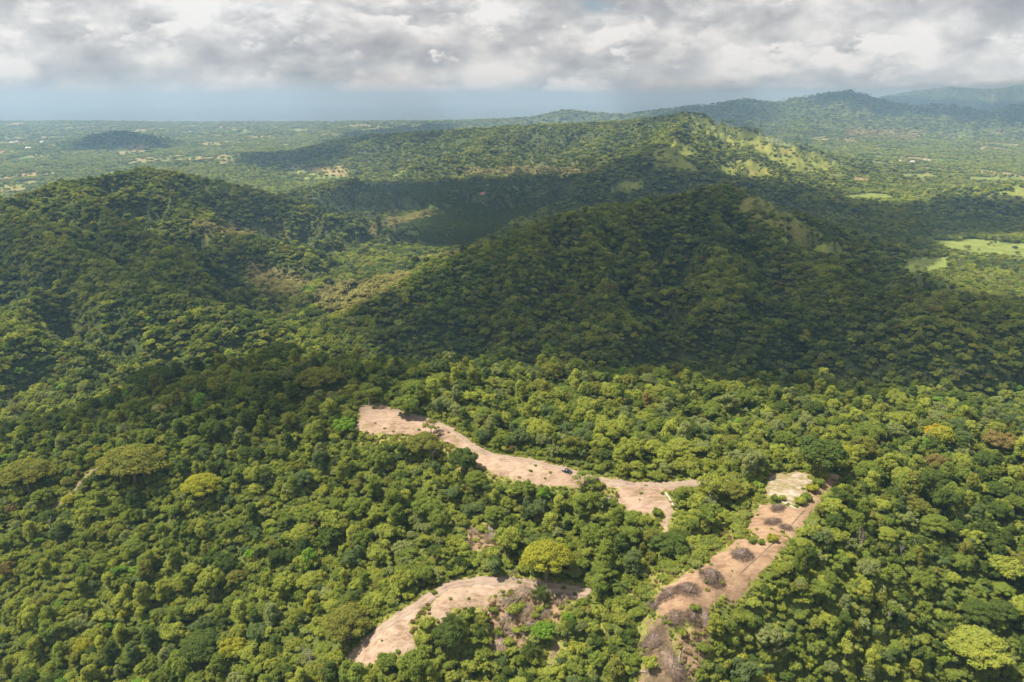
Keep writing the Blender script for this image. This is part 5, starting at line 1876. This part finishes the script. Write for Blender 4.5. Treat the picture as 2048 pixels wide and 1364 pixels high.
# ------------------------------------------------------------------ kerbs, drains, posts
def ribbon(name, pix, w, h, mat, label, cat):
    pts = [ground(*q) for q in densify(pix, False)]
    b = MB()
    k = len(pts)
    for i, p in enumerate(pts):
        d = (pts[min(i + 1, k - 1)] - pts[max(i - 1, 0)]).normalized()
        s = Vector((-d.y, d.x, 0)).normalized() * w / 2
        for q, zz in ((p - s, -0.3), (p + s, -0.3), (p + s, h), (p - s, h)):
            b.v.append((q.x, q.y, gz(q.x, q.y) + 0.2 + zz))
    for i in range(k - 1):
        for j in range(4):
            b.q.append((i * 4 + j, i * 4 + (j + 1) % 4, (i + 1) * 4 + (j + 1) % 4, (i + 1) * 4 + j))
    b.q += [(3, 2, 1, 0), (4 * k - 4, 4 * k - 3, 4 * k - 2, 4 * k - 1)]
    o = link(name, b.mesh(name, mat))
    return tag(o, label, cat)


ribbon('concrete_kerb', [(1331, 986), (1336, 993), (1343, 1003), (1347, 1014)], 0.42, 0.22, M_CONC, 'curved pale concrete kerb where the fork track turns downhill', 'kerb')
ribbon('stone_kerb', [(1564, 1004), (1578, 1011), (1597, 1020)], 0.3, 0.2, M_CONC, 'straight pale kerb between chalky and square clearings', 'kerb')
ribbon('drain_channel', [(1608, 1022), (1596, 1035), (1583, 1050)], 0.35, 0.18, M_STONE, 'dark drain line along the edge of the square clearing', 'drain')
ribbon('drain_channel', [(1556, 1078), (1540, 1092), (1520, 1112), (1495, 1134), (1478, 1150)], 0.35, 0.18, M_STONE, 'dark drain line along the edge of the long clearing', 'drain')


def post(u, v, H, label, r=0.10, sign=None):
    p = ground(u, v)
    e = bpy.data.objects.new('wooden_post', None)
    COL.objects.link(e)
    e.location = p
    tag(e, label, 'post')
    b = MB()
    b.tube([(0, 0, -0.5), (0.03, 0, H * 0.5), (0, 0.02, H)], [r * 1.1, r, r * 0.9], 8)
    link('shaft', b.mesh('shaft', M_WOOD), e)
    if sign:
        s = MB()
        s.box((-sign / 2, -0.14, H - 0.5), (sign / 2, -0.09, H + 0.1))
        link('board', s.mesh('board', M_LAMP), e)
    return e


post(968, 908, 4.6, 'tall thin wooden post beside the ridge road')
post(1008, 916, 1.3, 'short fence post on the verge of the ridge road')
post(1677, 948, 2.6, 'signpost with small pale board at the end of the spur road', 0.07, 0.9)
post(151, 986, 2.4, 'post with small pale board beside the narrow footpath', 0.07, 0.7)


# ------------------------------------------------------------------ buildings far off
def house(u, v, w, d, h, label, roof, name='house', rz=0.0, hip=0.25):
    p = HOUSE_P[(u, v)]
    e = bpy.data.objects.new(name, None)
    COL.objects.link(e)
    e.location = p
    e.rotation_euler = (0, 0, rz)
    tag(e, label, 'building', 'buildings on the plain')
    b = MB()
    b.box((-w / 2, -d / 2, -1.5), (w / 2, d / 2, h))
    wl = link('wall', b.mesh('wall', M_WALL), e)
    ov = 0.8
    r = MB()
    rh = d * 0.30
    hw = w / 2 + ov
    hd = d / 2 + ov
    r.v += [(-hw, -hd, h + 0.02), (hw, -hd, h + 0.02), (hw, hd, h + 0.02), (-hw, hd, h + 0.02), (-hw + d * hip, 0, h + rh), (hw - d * hip, 0, h + rh)]
    r.q += [(0, 1, 5, 4), (2, 3, 4, 5), (0, 3, 2, 1)]
    r.t += [(3, 0, 4), (1, 2, 5)]
    link('roof', r.mesh('roof', roof), e)
    b = MB()
    b.box((-0.6, -d / 2 - 0.05, 0), (0.6, -d / 2 + 0.05, 2.2))
    link('door', b.mesh('door', M_WOOD), e)
    k = max(2, int(w // 6))
    for i in range(k):
        x = -w / 2 + w * (i + 0.5) / k
        if abs(x) < 1.6:
            x += 2.4
        b = MB()
        b.box((x - 0.9, -d / 2 - 0.05, 1.0), (x + 0.9, -d / 2 + 0.05, 2.3))
        link('window', b.mesh('window', M_GLASS), e)
    return e


for a in HOUSES:
    house(*a)

# ------------------------------------------------------------------ haze: the humid air that turns the far land blue
mh, T = new_mat('humid_air')
pv = T.n('ShaderNodeVolumePrincipled', ins={'Color': (0.265, 0.455, 0.70, 1.0), 'Absorption Color': (0.25, 0.10, 0.0, 1.0), 'Density': 9.2e-5, 'Anisotropy': 0.15, 'Density Attribute': ''})
T.link(pv.outputs[0], T.n('ShaderNodeOutputMaterial').inputs['Volume'])
hb = MB()
hb.box((-58000, -58000, -120), (58000, 58000, 535))
haze = link('haze', hb.mesh('haze', mh))
tag(haze, 'pale blue haze over the far plain and hills', kind='stuff')
